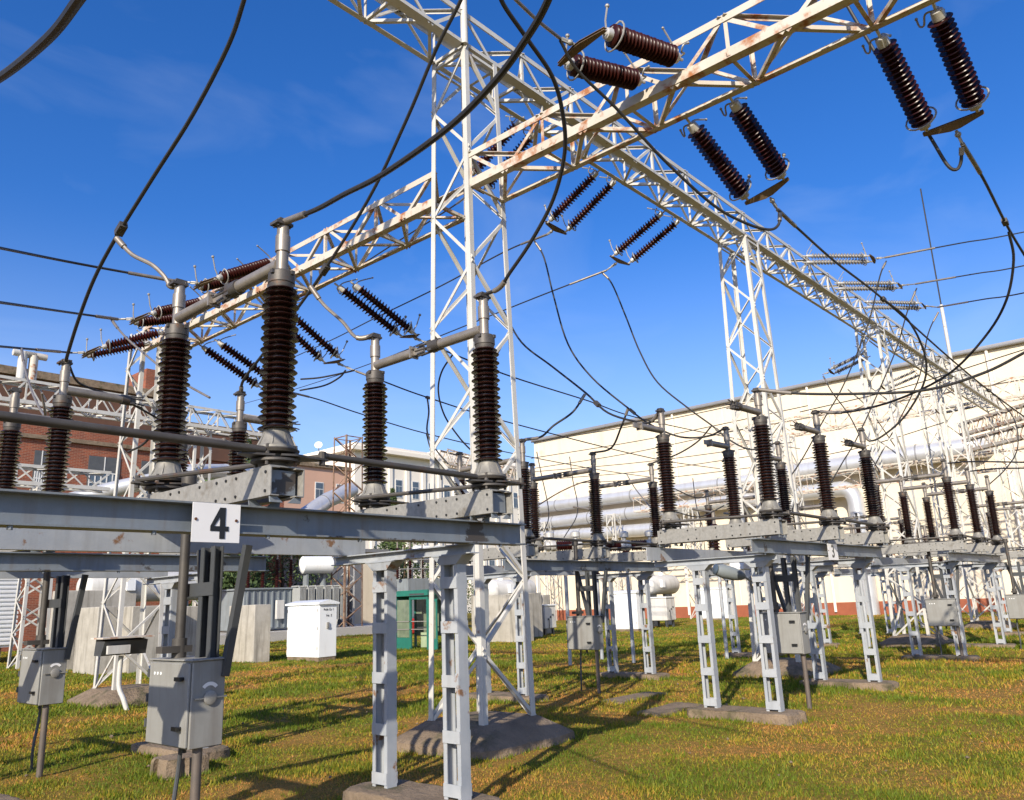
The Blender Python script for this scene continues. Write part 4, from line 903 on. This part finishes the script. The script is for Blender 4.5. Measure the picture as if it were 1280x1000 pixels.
# concrete fire walls at the left
WG = 'board marked concrete walls'
def wall(label, x0, x1, y0, y1, h):
    o = MB().bx(x0, x1, y0, y1, -.1, h).build('concrete_wall', M['wallc'], None, (x0, y0, 0), bevel=.02); return tag(o, label, 'wall', WG)
wall('tall board marked concrete wall at the left, behind the others', 10.7, 13.4, 30.0, 30.35, 2.62)
wall('pale concrete pillar wall at the left, next to the left drive box', 10.9, 11.5, 27.0, 28.6, 2.02)
wall('board marked concrete wall panel behind the left lattice tower', 11.7, 13.2, 26.4, 28.6, 2.0)
wall('board marked concrete wall between the left tower and number plate post', 13.6, 15.0, 27.0, 29.6, 1.95)
wall('concrete wall end just left of the white cabinet', 15.7, 16.35, 25.9, 27.6, 1.92)
wall('sunlit concrete wall behind the nearest tower on the right', 27.1, 27.7, 23.4, 26.2, 2.0)
wall('sunlit concrete wall beside the small oil tank, middle distance', 30.2, 31.0, 25.6, 29.6, 2.05)
wall('far sunlit concrete wall left of the small standing box', 33.4, 34.0, 27.5, 29.4, 1.95)
def tank(label, x, y, z, r, ln, ax, legs=True):
    t = thing('oil_tank', label, 'tank', (x, y, 0), 'horizontal white oil tanks'); d = Vector((1, 0, 0) if ax == 'x' else (0, 1, 0)); o = Vector((x, y, z))
    q = MB().lathe([(.02, -.30), (r*.5, -.26), (r*.82, -.16), (r*.97, -.04), (r, 0), (r, ln), (r*.97, ln+.04), (r*.82, ln+.16), (r*.5, ln+.26), (.02, ln+.3)], o, d, 24); q.build('shell', M['tank'], t)
    q = MB()
    for f in (.2, .8):
        c = o+d*ln*f
        q.bar(c-Vector((0, 0, r*.7)), Vector((c.x, c.y, 0)), .16, r*1.4, d); q.cut()
    q.build('support', M['tgrey'], t)
    q = MB()
    for f in (.25, .6): c = o+d*ln*f+Vector((0, 0, r)); q.cyl(c-Vector((0, 0, .05)), c+Vector((0, 0, .16)), .14, 12); q.cut()
    q.cb(*(o+d*ln*.3+Vector((-r*.95 if ax == 'y' else 0, -r*.95 if ax == 'x' else 0, .05))), .3, .3, .42); q.build('fitting', M['wcab'], t)
    return t
tank('large horizontal white tank behind the left lattice tower', 11.9, 30.6, 2.75, .55, 4.2, 'x')
tank('horizontal white tank behind the nearest tower', 29.6, 27.6, 2.25, .50, 2.8, 'x')
tank('horizontal white tank above the middle white cabinet', 40.4, 25.6, 2.3, .55, 2.8, 'x')
def boxx(label, x, y, sx, sy, z0, z1, m_='tank'):
    t = thing('equipment_box', label, 'box', (x, y, 0), 'small standing equipment boxes')
    MB().bx(x, x+sx, y, y+sy, z0, z1).build('body', M[m_], t, bevel=.03); MB().bx(x-.05, x+sx+.05, y-.05, y+sy+.05, z1+.002, z1+.07).build('lid', M['wcab'], t, bevel=.01)
    q = MB()
    for a in (.08, sx-.2):
        for b in (.08, sy-.2): q.bx(x+a, x+a+.1, y+b, y+b+.1, 0, z0-.001); q.cut()
    q.build('foot', M['dark'], t)
    q = MB()
    for k in range(3): q.cyl((x+sx*(.3+.2*k), y-.03, (z0+z1)/2+.1*k-.1), (x+sx*(.3+.2*k), y-.002, (z0+z1)/2+.1*k-.1), .05, 8)
    q.tube([(x+sx*.3, y-.05, (z0+z1)/2-.1), (x+sx*.3, y-.05, z0)], .02, 6); q.build('fitting', M['dark'], t)
boxx('weathered white box on short feet right of the nearest tower', 31.9, 26.2, .9, 1.25, .32, 1.40)
boxx('weathered white box on short feet right of the middle white cabinet', 39.6, 23.9, .95, 1.2, .35, 1.55)
# power transformer
t = thing('power_transformer', 'big grey power transformer with cooling fins and white conservator', 'transformer', (25, 45, 0)); z0 = .6
tx0, ty = 26.2, 44.5
q = MB().bx(tx0, tx0+3.4, ty, ty+3.0, z0, 2.95); q.build('tank', M['tgrey'], t, bevel=.05)
q = MB().bx(tx0-.12, tx0+3.52, ty-.12, ty+3.12, 2.952, 3.05)
for k in range(8): q.bx(tx0+.2+k*.42, tx0+.28+k*.42, ty-.08, ty-.001, z0+.1, 2.85)
q.build('lid', M['tgrey'], t)
q = MB()
for k in range(6):
    xx = tx0+3.3+k*.62
    for j in range(5): q.bx(xx+j*.10, xx+j*.10+.05, ty-.9, ty-.05, 1.0, 3.0)
    q.tube([(xx+.2, ty-.5, 3.0), (xx+.2, ty-.5, 3.1), (xx+.2, ty+.3, 3.1)], .05, 6); q.cut()
q.build('radiator', M['radg'], t)
q = MB()
for k in range(3): q.lathe([(.02, 0), (.32, 0), (.34, .1), (.34, .5), (.3, .55), (.02, .56)], (tx0+3.5+k*1.2, ty-.5, .55), n=16); q.cut()
q.build('fan', M['wcab'], t)
q = MB().lathe([(.02, -.2), (.4, -.12), (.55, 0), (.55, 1.9), (.4, 2.02), (.02, 2.1)], (tx0+4.3, ty+.4, 4.45), (1, -.25, 0), 20); q.build('conservator', M['wcab'], t)
q = MB()
for f in (.2, 1.5): q.bx(tx0+4.3+f, tx0+4.45+f, ty+.2, ty+.6, 3.06, 4.1); q.cut()
q.build('bracket', M['tgrey'], t)
for k in range(4):
    q = MB().lathe([(a_, b_) for a_, b_ in sheds(.16, .14, .08, 3.06, 4.8, 16)], (tx0+.6+k*1.0, ty+.6, 0), (0, 0, 1), 12); b = q.build('bushing', M['porcr'], t)
    q = MB().cyl((tx0+.6+k*1.0, ty+.6, 4.8), (tx0+.6+k*1.0, ty+.6, 5.2), .05, 8); q.build('terminal', M['alu'], b)
q = MB().bx(tx0+2.1, tx0+2.6, ty-.3, ty-.1, 1.2, 2.3); q.build('control_box', M['tank'], t)
q = MB().bx(tx0-4, tx0+16, ty-2.2, ty+5, -.1, .5); o = q.build('gravel_bed', M['gravel'], None, (tx0, ty, 0)); tag(o, 'pale gravel bed under the big grey transformer', 'gravel bed')
q = MB(); xa, xb = aY(414, 740, 60)[0], aY(486, 740, 60)[0]; za = aY(440, 690, 60)[2]
t = thing('annex', 'low cream annex with a dark recess behind the rusty lattice mast', 'building', (xa, 60, 0)); q.bx(xa, xb, 60, 68, -.1, za); q.build('wall', M['cream'], t)
MB().bx(xa-.2, xb+.2, 59.8, 68.2, za+.002, za+.3).build('roof', M['roofm'], t)
q = MB().bx(xa+.5, xa+2.2, 59.9, 59.998, .2, 3.2); q.build('door', M['louvre'], t)
# second transformer group behind the frame legs
t = thing('power_transformer', 'second transformer half hidden behind the green booth, only its bushings showing', 'transformer', (36, 42, 0))
q = MB().bx(36, 41, 41, 44, .4, 3.4); q.build('tank', M['tgrey'], t)
for k in range(5):
    q = MB().lathe([(a_, b_) for a_, b_ in sheds(.16, .14, .08, 3.41, 5.4, 14)], (35.6+k*1.1, 41.6, 0), (0, 0, 1), 12); b = q.build('bushing', M['porcr'], t)
    MB().cyl((35.6+k*1.1, 41.6, 5.4), (35.6+k*1.1, 41.6, 5.8), .05, 8).build('terminal', M['alu'], b)
q = MB().lathe([(.02, -.2), (.45, -.1), (.6, 0), (.6, 3), (.45, 3.1), (.02, 3.2)], (38, 42.5, 5.1), (1, -.2, 0), 18); q.build('conservator', M['wcab'], t)
q = MB()
for i in range(10): q.tube([(36+i*.45, 41+(i*37 % 10)*.2, 3.4), (36+i*.45, 41+(i*37 % 10)*.2, 4.2+(i*53 % 7)*.15)], .05, 6)
for zz in (4.0, 4.6): q.tube([(35.5, 41.2, zz), (41, 41.2, zz+.1)], .05, 6)
q.build('pipework', M['galv'], t)
tag(MB().bx(33.3, 34.6, 38.0, 38.9, 0, .9).build('red_barrow', M['red'], None, (33.3, 38, 0), bevel=.1), 'small red tub behind the leg left of the green booth', 'tub')
# louvred container at the far left
t = thing('ribbed_container', 'white ribbed container at the left edge standing on blocks', 'container', (9, 47, 0))
cx = aY(22, 760, 40)[0]
q = MB().bx(cx-9, cx, 40, 43, .62, 3.95); q.build('body', M['corr'], t)
q = MB()
for k in range(18): zz = .7+k*.18; q.poly([(cx-9, 39.999, zz), (cx-9, 39.93, zz+.02), (cx-9, 39.93, zz+.10), (cx-9, 39.999, zz+.13)], (9.03, 0, 0))
q.build('rib', M['corr'], t)
q = MB()
for xx in (cx-8, cx-4.5, cx-.9): q.bx(xx, xx+.5, 40.2, 42.8, -.1, .618); q.cut()
q.build('block', M['conc'], t)
# instrument post by the left tower
t = thing('meter_post', 'small meter box under a tilted hood on a bent white post', 'meter', (7.6, 15.6, 0)); b = aD(150, 838, 15.2); mx_, my_ = b[0], b[1]
t.location = (mx_, my_, 0); ORG[t.name] = (mx_, my_, 0)
q = MB().tube(smooth_path([(mx_+.12, my_-.16, -.02), (mx_+.06, my_-.1, .2), (mx_, my_, .45), (mx_, my_, .98)], 4), .045, 10); q.build('post', M['white'], t)
q = MB().hexa([(mx_-.42, my_-.1, 1.0), (mx_+.42, my_-.1, 1.0), (mx_+.42, my_+.2, 1.0), (mx_-.42, my_+.2, 1.0), (mx_-.40, my_-.2, 1.26), (mx_+.40, my_-.2, 1.26), (mx_+.40, my_+.2, 1.30), (mx_-.40, my_+.2, 1.30)]); q.build('hood', M['dark'], t)
q = MB().bx(mx_-.36, mx_+.05, my_-.26, my_-.19, 1.03, 1.18); q.build('meter_box', M['tank'], t)
q = MB().bx(mx_-.48, mx_+.48, my_-.3, my_+.25, 1.302, 1.33); q.build('roof', M['rusty'], t)
# flood light leaning from the second tower
t = thing('flood_light', 'grey flood light head on a bent arm below the right hand frame', 'lamp', (14.2, 8.2, 2.3)); a = V3(aD(896, 712, 15.2)); b = V3(aD(935, 722, 15.3)); c = V3(aD(948, 735, 15.4)); d = V3(aD(955, 765, 15.4))
t.location = a; ORG[t.name] = tuple(a)
q = MB(); dd = (b-a).normalized(); q.lathe([(.02, -.02), (.10, 0), (.13, .1), (.12, .36), (.08, .52), (.04, .58)], a, dd, 18); q.build('lamp_head', M['tgrey'], t)
q = MB().lathe([(.001, 0), (.10, .0), (.105, -.012), (.075, -.04), (.001, -.05)], a+Vector((0, 0, -.0))-dd*.02, dd, 18); q.build('lens', M['glass'], t)
q = MB().tube(smooth_path([b-dd*.08, c, d, d+Vector((0, 0, -.35)), V3(aZ(962, 830, .02))], 6), .022, 8); q.build('arm', M['galv'], t)
a2 = aD(925, 708, 15.6); q = MB().cb(*a2, .3, .3, .14); q.build('junction_box', M['wcab'], t, bevel=.02)
# live tank breakers with white heads, behind the second row
for k, (px, py, lb) in enumerate(((705, 682, 'white headed switch with short red insulator lying level, left of two'), (782, 682, 'white headed switch with two short red insulators lying level, left of the light patch'))):
    c = V3(aD(px, py, 22.)); t = thing('breaker', lb, 'switch', (c.x, c.y, 0), 'white headed switches'); ax = Vector((.75, -.66, 0)).normalized()
    n = 1 if k == 0 else 2; off0 = -.36*n
    for i in range(n):
        o = c+ax*(off0+.16+.72*i); MB().lathe([(a_, b_) for a_, b_ in sheds(.15, .14, .10, 0, .42, 7)], o, ax, 16).build('insulator', M['porcr'], t)
    q = MB()
    for i in range(n+1):
        o = c+ax*(off0-.18+.72*i); q.lathe([(.06, 0), (.14, .03), (.15, .12), (.12, .16), (.15, .2), (.14, .3), (.06, .33)], o, ax, 14)
        q.lathe([(.05, 0), (.05, .16), (.13, .18), (.13, .3), (.06, .34)], o+ax*.15+Vector((0, 0, .05)), (0, 0, 1), 12)
    q.build('head', M['ballw'], t)
    q = MB().lathe([(a_, b_) for a_, b_ in sheds(.12, .11, .07, 2.5, c.z-.14, 6)], (c.x, c.y, 0), n=14); q.build('post_insulator', M['porcr'], t)
    q = MB().tube([(c.x, c.y, 0), (c.x, c.y, 2.498)], .05, 8); q.build('column', M['legp'], t)
# far slender brown insulators behind the right hand frames
for i, (px, d_, lb, zt) in enumerate(((745, 23.5, 'slender far insulator half behind the second insulator before the silver pipes', 3.9), (897, 22, 'slender far insulator between the hammer headed open insulators', 3.55), (935, 23, 'slender far insulator with branching wires left of the second tower', 3.5),
            (1072, 24, 'slender far insulator left of the poles beyond number plate 3', 3.2), (1162, 27, 'slender far insulator between the poles beyond number plate 3, left one', 3.3), (1176, 28, 'slender far insulator between the poles beyond number plate 3, right one', 3.3))):
    c = V3(aD(px, 700, d_)); t = thing('post_insulator', lb, 'insulator', (c.x, c.y, 0), 'slender far post insulators')
    MB().lathe([(a_, b_) for a_, b_ in sheds(.12, .11, .06, 2.2, zt, 16)], (c.x, c.y, 0), n=14).build('insulator', M['porc'], t)
    MB().tube([(c.x, c.y, 0), (c.x, c.y, 2.198)], .05, 8).build('column', M['legp'], t)
    q = MB().cyl((c.x, c.y, zt), (c.x, c.y, zt+.35), .05, 10); q.tube([(c.x, c.y, zt+.32), (c.x-.5, c.y+.35, zt+.42)], .03, 8); q.build('terminal', M['alu'], t)
# loose concrete blocks
for lb, x, y, a, b in (('brown concrete block on the grass behind the big drive box', 4.75, 9.25, .5, .42), ('flat concrete slab at the bottom left corner', 2.75, 9.2, .8, 1.1), ('low flat slab in the grass right of the nearest tower', 12.3, 8.2, 1.5, .5), ('low slab in the grass before the right hand legs', 11.3, 6.9, 1.3, .5)):
    footing('concrete_block', lb, x, y, a, b, .17 if 'block' in lb else .035, 'loose slabs in the grass', .9)
# ------------------------------------------------------------------ trees
def tree(label, cat, x, y, h, r, kind, n, mt, z0=0):
    rnd = np.random.default_rng(int(x*7+y)); t = thing('conifer_tree' if kind == 'c' else 'leafy_shrub', label, cat, (x, y, z0), 'trees and shrubs beyond the yard')
    q = MB().tube([(x, y, z0), (x+.1, y, z0+h*.5), (x, y, z0+h*.95)], .2, 8, rr=[.04*h**.8, .025*h**.8, .01])
    for i in range(10):
        a = rnd.uniform(0, 6.28); zz = z0+h*rnd.uniform(.2, .8); q.tube([(x, y, zz), (x+math.cos(a)*r*.6, y+math.sin(a)*r*.6, zz+h*.06)], .03, 5)
    q.build('trunk', M['bark'], t)
    vs = []; fs = []
    for i in range(n):
        u = rnd.random(); zz = z0+h*(.08+.92*u)
        rad = r*((1-u)**.8+.03) if kind == 'c' else r*math.sqrt(max(.02, 1-(2*u-1)**2))
        rad *= .55+.45*abs(math.sin(zz*3.1+rnd.uniform(0, 1))); a = rnd.uniform(0, 6.28); rr_ = rad*math.sqrt(rnd.uniform(.1, 1))
        c = np.array([x+math.cos(a)*rr_, y+math.sin(a)*rr_, zz-rr_*.15]); s_ = rnd.uniform(.5, 1)*(.018*h+.06)
        d1 = rnd.normal(size=3); d1 /= np.linalg.norm(d1); d2 = np.cross(d1, rnd.normal(size=3)); d2 /= np.linalg.norm(d2)
        o = len(vs); vs += [c-d1*s_, c+d2*s_*.4, c+d1*s_, c-d2*s_*.4]; fs.append((o, o+1, o+2, o+3))
    MB().add(vs, fs).build('crown', mt, t)
for lb, px, py, yv, h, r, k in (('dark conifer in front of the brick hall behind the near insulators', 309, 570, 50, 13.4, 2.6, 'c'), ('dark conifer before the pale block, right of the rusty mast', 491, 600, 70, 14.5, 2.6, 'c'), ('bushy tree behind the transformer at the left', 300, 735, 53, 5.6, 3.2, 's'),
       ('bushy dark tree under the beam beyond the nearest frame legs', 505, 690, 60, 9.5, 4.2, 's'), ('dark bushy tree between the transformer and the brick hall', 352, 722, 53, 7.2, 4.6, 's'), ('bushy tree below the brick hall corner', 272, 615, 52, 11.0, 2.4, 's'), ('low bush behind the green booth', 560, 735, 55, 5.8, 3.5, 's')):
    c = aY(px, py, yv); tree(lb, 'tree', c[0], yv, h, r, k, 4200, M['leaf'] if k == 'c' else M['leaf2'])
# ------------------------------------------------------------------ pebbles
rp_ = np.random.default_rng(77); q = MB()
for i in range(130):
    rr_ = math.exp(rp_.uniform(math.log(4.5), math.log(26))); a = rp_.uniform(R(2), R(84)); s_ = rp_.uniform(.008, .028)*(1 if rr_ < 12 else 1.5); c = np.array([rr_*math.cos(a), rr_*math.sin(a), .01+s_*.3])
    d_ = rp_.uniform(.6, 1.3, (6, 1))*np.array([[1, 0, 0], [-1, 0, 0], [0, 1, 0], [0, -1, 0], [0, 0, .7], [0, 0, -.7]])*s_
    q.add([c+d for d in d_], [(0, 2, 4), (2, 1, 4), (1, 3, 4), (3, 0, 4), (2, 0, 5), (1, 2, 5), (3, 1, 5), (0, 3, 5)])
tag(q.build('pebbles', M['conc'], None, (0, 0, 0)), 'small brown pebbles and clods scattered through the grass', 'pebbles', kind='stuff')
# ------------------------------------------------------------------ ground and grass
rg = np.random.default_rng(5)
def vnoise(x, y, s, seed):
    g = np.random.default_rng(seed).random((64, 64)); u = x/s; v = y/s; i = np.floor(u).astype(int); j = np.floor(v).astype(int); a = u-i; b = v-j
    a = a*a*(3-2*a); b = b*b*(3-2*b); G_ = lambda p, r: g[p % 64, r % 64]
    return (G_(i, j)*(1-a)+G_(i+1, j)*a)*(1-b)+(G_(i, j+1)*(1-a)+G_(i+1, j+1)*a)*b
def cover(x, y):
    c = .25*vnoise(x, y, 3.1, 1)+.33*vnoise(x+5, y, 1.1, 2)+.42*vnoise(x, y+3, .5, 3)
    far = np.clip((np.hypot(x, y)-14)/14, 0, 1)
    band = np.zeros_like(x)
    for (c0, wd, st) in ((21.6, .9, .5), (13.6, .9, .35), (9.2, .6, .22)):      # trodden strips running away to the right
        l_ = y+.12*(x-10)+.4*np.sin(x*.35)
        band += st*np.exp(-((l_-c0)/wd)**2)
    return np.clip(.52+(c-.45)*2.3+.25*far-band*.85, 0, 1)
gx = np.concatenate([-np.geomspace(700, 12, 26), np.arange(-8, 62, .3), np.geomspace(64, 900, 26)])
gy = np.concatenate([-np.geomspace(700, 12, 26), np.arange(-8, 60, .3), np.geomspace(62, 900, 26)])
XX, YY = np.meshgrid(gx, gy, indexing='ij'); near = (np.hypot(XX-15, YY-15) < 70)
ZZ = np.where(near, (vnoise(XX, YY, 2.2, 9)-.5)*.07+(vnoise(XX, YY, .7, 10)-.5)*.03, 0)-.012
me = bpy.data.meshes.new('grass_ground'); nx, ny = XX.shape
ix = np.arange(nx*ny).reshape(nx, ny); fa = np.stack([ix[:-1, :-1], ix[1:, :-1], ix[1:, 1:], ix[:-1, 1:]], -1).reshape(-1, 4)
me.vertices.add(nx*ny); me.vertices.foreach_set('co', np.stack([XX, YY, ZZ], -1).ravel())
me.loops.add(fa.size); me.loops.foreach_set('vertex_index', fa.ravel()); me.polygons.add(len(fa))
me.polygons.foreach_set('loop_start', np.arange(0, fa.size, 4)); me.polygons.foreach_set('loop_total', np.full(len(fa), 4)); me.polygons.foreach_set('use_smooth', np.ones(len(fa), bool))
me.update(); at = me.attributes.new('cover', 'FLOAT', 'POINT'); at.data.foreach_set('value', cover(XX, YY).ravel().astype(np.float32))
go = bpy.data.objects.new('ground', me); col.objects.link(go); tag(go, kind='structure')
def groundmat():
    mt = bpy.data.materials.new('turf_soil'); mt.use_nodes = True; n = mt.node_tree; l = n.links.new; b = n.nodes['Principled BSDF']; b.inputs['Roughness'].default_value = .95; b.inputs['Specular IOR Level'].default_value = .1
    tcx = n.nodes.new('ShaderNodeTexCoord'); a = n.nodes.new('ShaderNodeAttribute'); a.attribute_name = 'cover'
    def nz_(s): t = n.nodes.new('ShaderNodeTexNoise'); t.inputs['Scale'].default_value = s; t.inputs['Detail'].default_value = 8; t.inputs['Roughness'].default_value = .65; l(tcx.outputs['Object'], t.inputs['Vector']); r_ = n.nodes.new('ShaderNodeMapRange'); r_.inputs[1].default_value = .36; r_.inputs[2].default_value = .64; l(t.outputs[0], r_.inputs[0]); return r_.outputs[0]
    def mixc(f, c1, c2):
        x = n.nodes.new('ShaderNodeMix'); x.data_type = 'RGBA'
        if isinstance(f, float): x.inputs[0].default_value = f
        else: l(f, x.inputs[0])
        for i, c in ((6, c1), (7, c2)):
            if isinstance(c, tuple): x.inputs[i].default_value = (*c, 1)
            else: l(c, x.inputs[i])
        return x.outputs[2]
    soil = mixc(nz_(2.2), (.20, .075, .022), (.40, .215, .045)); soil = mixc(nz_(19), soil, (.15, .07, .022)); m2 = nz_(75); soil = mixc(m2, soil, (.42, .26, .07))
    gr = mixc(nz_(3), (.15, .17, .018), (.28, .25, .03)); gr = mixc(nz_(60), gr, (.10, .08, .015))
    ad = n.nodes.new('ShaderNodeMath'); ad.operation = 'ADD'; ad.use_clamp = True; s2 = n.nodes.new('ShaderNodeMapRange'); l(nz_(14), s2.inputs[0]); s2.inputs[1].default_value = .3; s2.inputs[2].default_value = .7; s2.inputs[3].default_value = -.35; s2.inputs[4].default_value = .35
    l(a.outputs['Fac'], ad.inputs[0]); l(s2.outputs[0], ad.inputs[1]); l(mixc(ad.outputs[0], soil, gr), b.inputs['Base Color'])
    bp = n.nodes.new('ShaderNodeBump'); bp.inputs['Strength'].default_value = .7; bp.inputs['Distance'].default_value = .03; l(nz_(35), bp.inputs['Height']); l(bp.outputs[0], b.inputs['Normal'])
    return mt
me.materials.append(groundmat())
NB = 720000
ang_ = rg.uniform(R(-8), R(92), NB); rad = np.exp(rg.uniform(math.log(3.2), math.log(62), NB))
bx_, by_ = rad*np.cos(ang_), rad*np.sin(ang_)
NT = 900; tr_ = np.exp(rg.uniform(math.log(4), math.log(30), NT)); ta_ = rg.uniform(R(-5), R(88), NT); tuft = np.arange(NB) < NT*34
ti = np.arange(NT*34)//34; bx_[:NT*34] = tr_[ti]*np.cos(ta_[ti])+rg.normal(0, .055, NT*34); by_[:NT*34] = tr_[ti]*np.sin(ta_[ti])+rg.normal(0, .055, NT*34)
k0 = NT*34; per = 700      # taller grass along the edges of the concrete pads
for (fx, fy, fw, fd) in FOOT:
    s0 = slice(k0, k0+per); k0 += per; u = rg.uniform(-1, 1, per); sgn = rg.choice([-1, 1], per); v_ = rg.random(per) < fd/(fw+fd)
    bx_[s0] = fx+np.where(v_, sgn*(fw/2+.03), u*fw/2)+rg.normal(0, .045, per); by_[s0] = fy+np.where(v_, u*fd/2, sgn*(fd/2+.03))+rg.normal(0, .045, per); tuft[s0] = True
rad = np.hypot(bx_, by_); cv = cover(bx_, by_); cv[tuft] = np.maximum(cv[tuft], .75)
keep = rg.random(NB) < (.62+.38*cv)
for (fx, fy, fw, fd) in FOOT: keep &= ~((np.abs(bx_-fx) < fw/2-.03) & (np.abs(by_-fy) < fd/2-.03))
bx_, by_, rad, cv = bx_[keep], by_[keep], rad[keep], cv[keep]; tuft = tuft[keep]; nb = len(bx_)
clump = vnoise(bx_, by_, .55, 21)
hgt = (.022+.05*rg.random(nb)+.075*np.clip(clump-.55, 0, 1))*(.42+.55*cv)*np.clip(rad/14, .8, 1.3)
hgt[tuft] *= 1.55
wid = (.0035+.003*rg.random(nb))*np.clip(rad/7, .75, 5)
ta = rg.uniform(0, 6.283, nb); lean = rg.uniform(.1, .9, nb)*hgt; la = rg.uniform(0, 6.283, nb)
zb = (vnoise(bx_, by_, 2.2, 9)-.5)*.07+(vnoise(bx_, by_, .7, 10)-.5)*.03-.02
c_, s_ = np.cos(ta)*wid, np.sin(ta)*wid
V = np.empty((nb, 3, 3)); V[:, 0] = np.stack([bx_-c_, by_-s_, zb], -1); V[:, 1] = np.stack([bx_+c_, by_+s_, zb], -1); V[:, 2] = np.stack([bx_+np.cos(la)*lean, by_+np.sin(la)*lean, zb+hgt], -1)
me = bpy.data.meshes.new('grass_blades'); me.vertices.add(nb*3); me.vertices.foreach_set('co', V.ravel()); me.loops.add(nb*3); me.loops.foreach_set('vertex_index', np.arange(nb*3))
me.polygons.add(nb); me.polygons.foreach_set('loop_start', np.arange(0, nb*3, 3)); me.polygons.foreach_set('loop_total', np.full(nb, 3)); me.update()
dry = np.clip(rg.normal(.46, .22, nb)-.75*(cv-.5)+.75*(vnoise(bx_, by_, 1.5, 31)-.5), 0, 1)
at = me.attributes.new('dry', 'FLOAT', 'FACE'); at.data.foreach_set('value', dry.astype(np.float32))
gb = bpy.data.objects.new('grass', me); col.objects.link(gb); tag(gb, 'short green and straw coloured grass over the whole yard', 'grass', kind='stuff')
mt = bpy.data.materials.new('grass_blade'); mt.use_nodes = True; n = mt.node_tree; b = n.nodes['Principled BSDF']; b.inputs['Roughness'].default_value = .6; b.inputs['Specular IOR Level'].default_value = .25
a = n.nodes.new('ShaderNodeAttribute'); a.attribute_name = 'dry'; rp = n.nodes.new('ShaderNodeValToRGB'); e = rp.color_ramp.elements
e[0].position = .15; e[0].color = (.12, .17, .013, 1); e[1].position = .85; e[1].color = (.50, .225, .06, 1); k = rp.color_ramp.elements.new(.5); k.color = (.36, .30, .026, 1)
n.links.new(a.outputs['Fac'], rp.inputs[0]); n.links.new(rp.outputs[0], b.inputs['Base Color'])
tr = n.nodes.new('ShaderNodeBsdfTranslucent'); mxs = n.nodes.new('ShaderNodeMixShader'); mxs.inputs[0].default_value = .3; n.links.new(rp.outputs[0], tr.inputs[0])
n.links.new(b.outputs[0], mxs.inputs[1]); n.links.new(tr.outputs[0], mxs.inputs[2]); n.links.new(mxs.outputs[0], n.nodes['Material Output'].inputs['Surface'])
me.materials.append(mt)
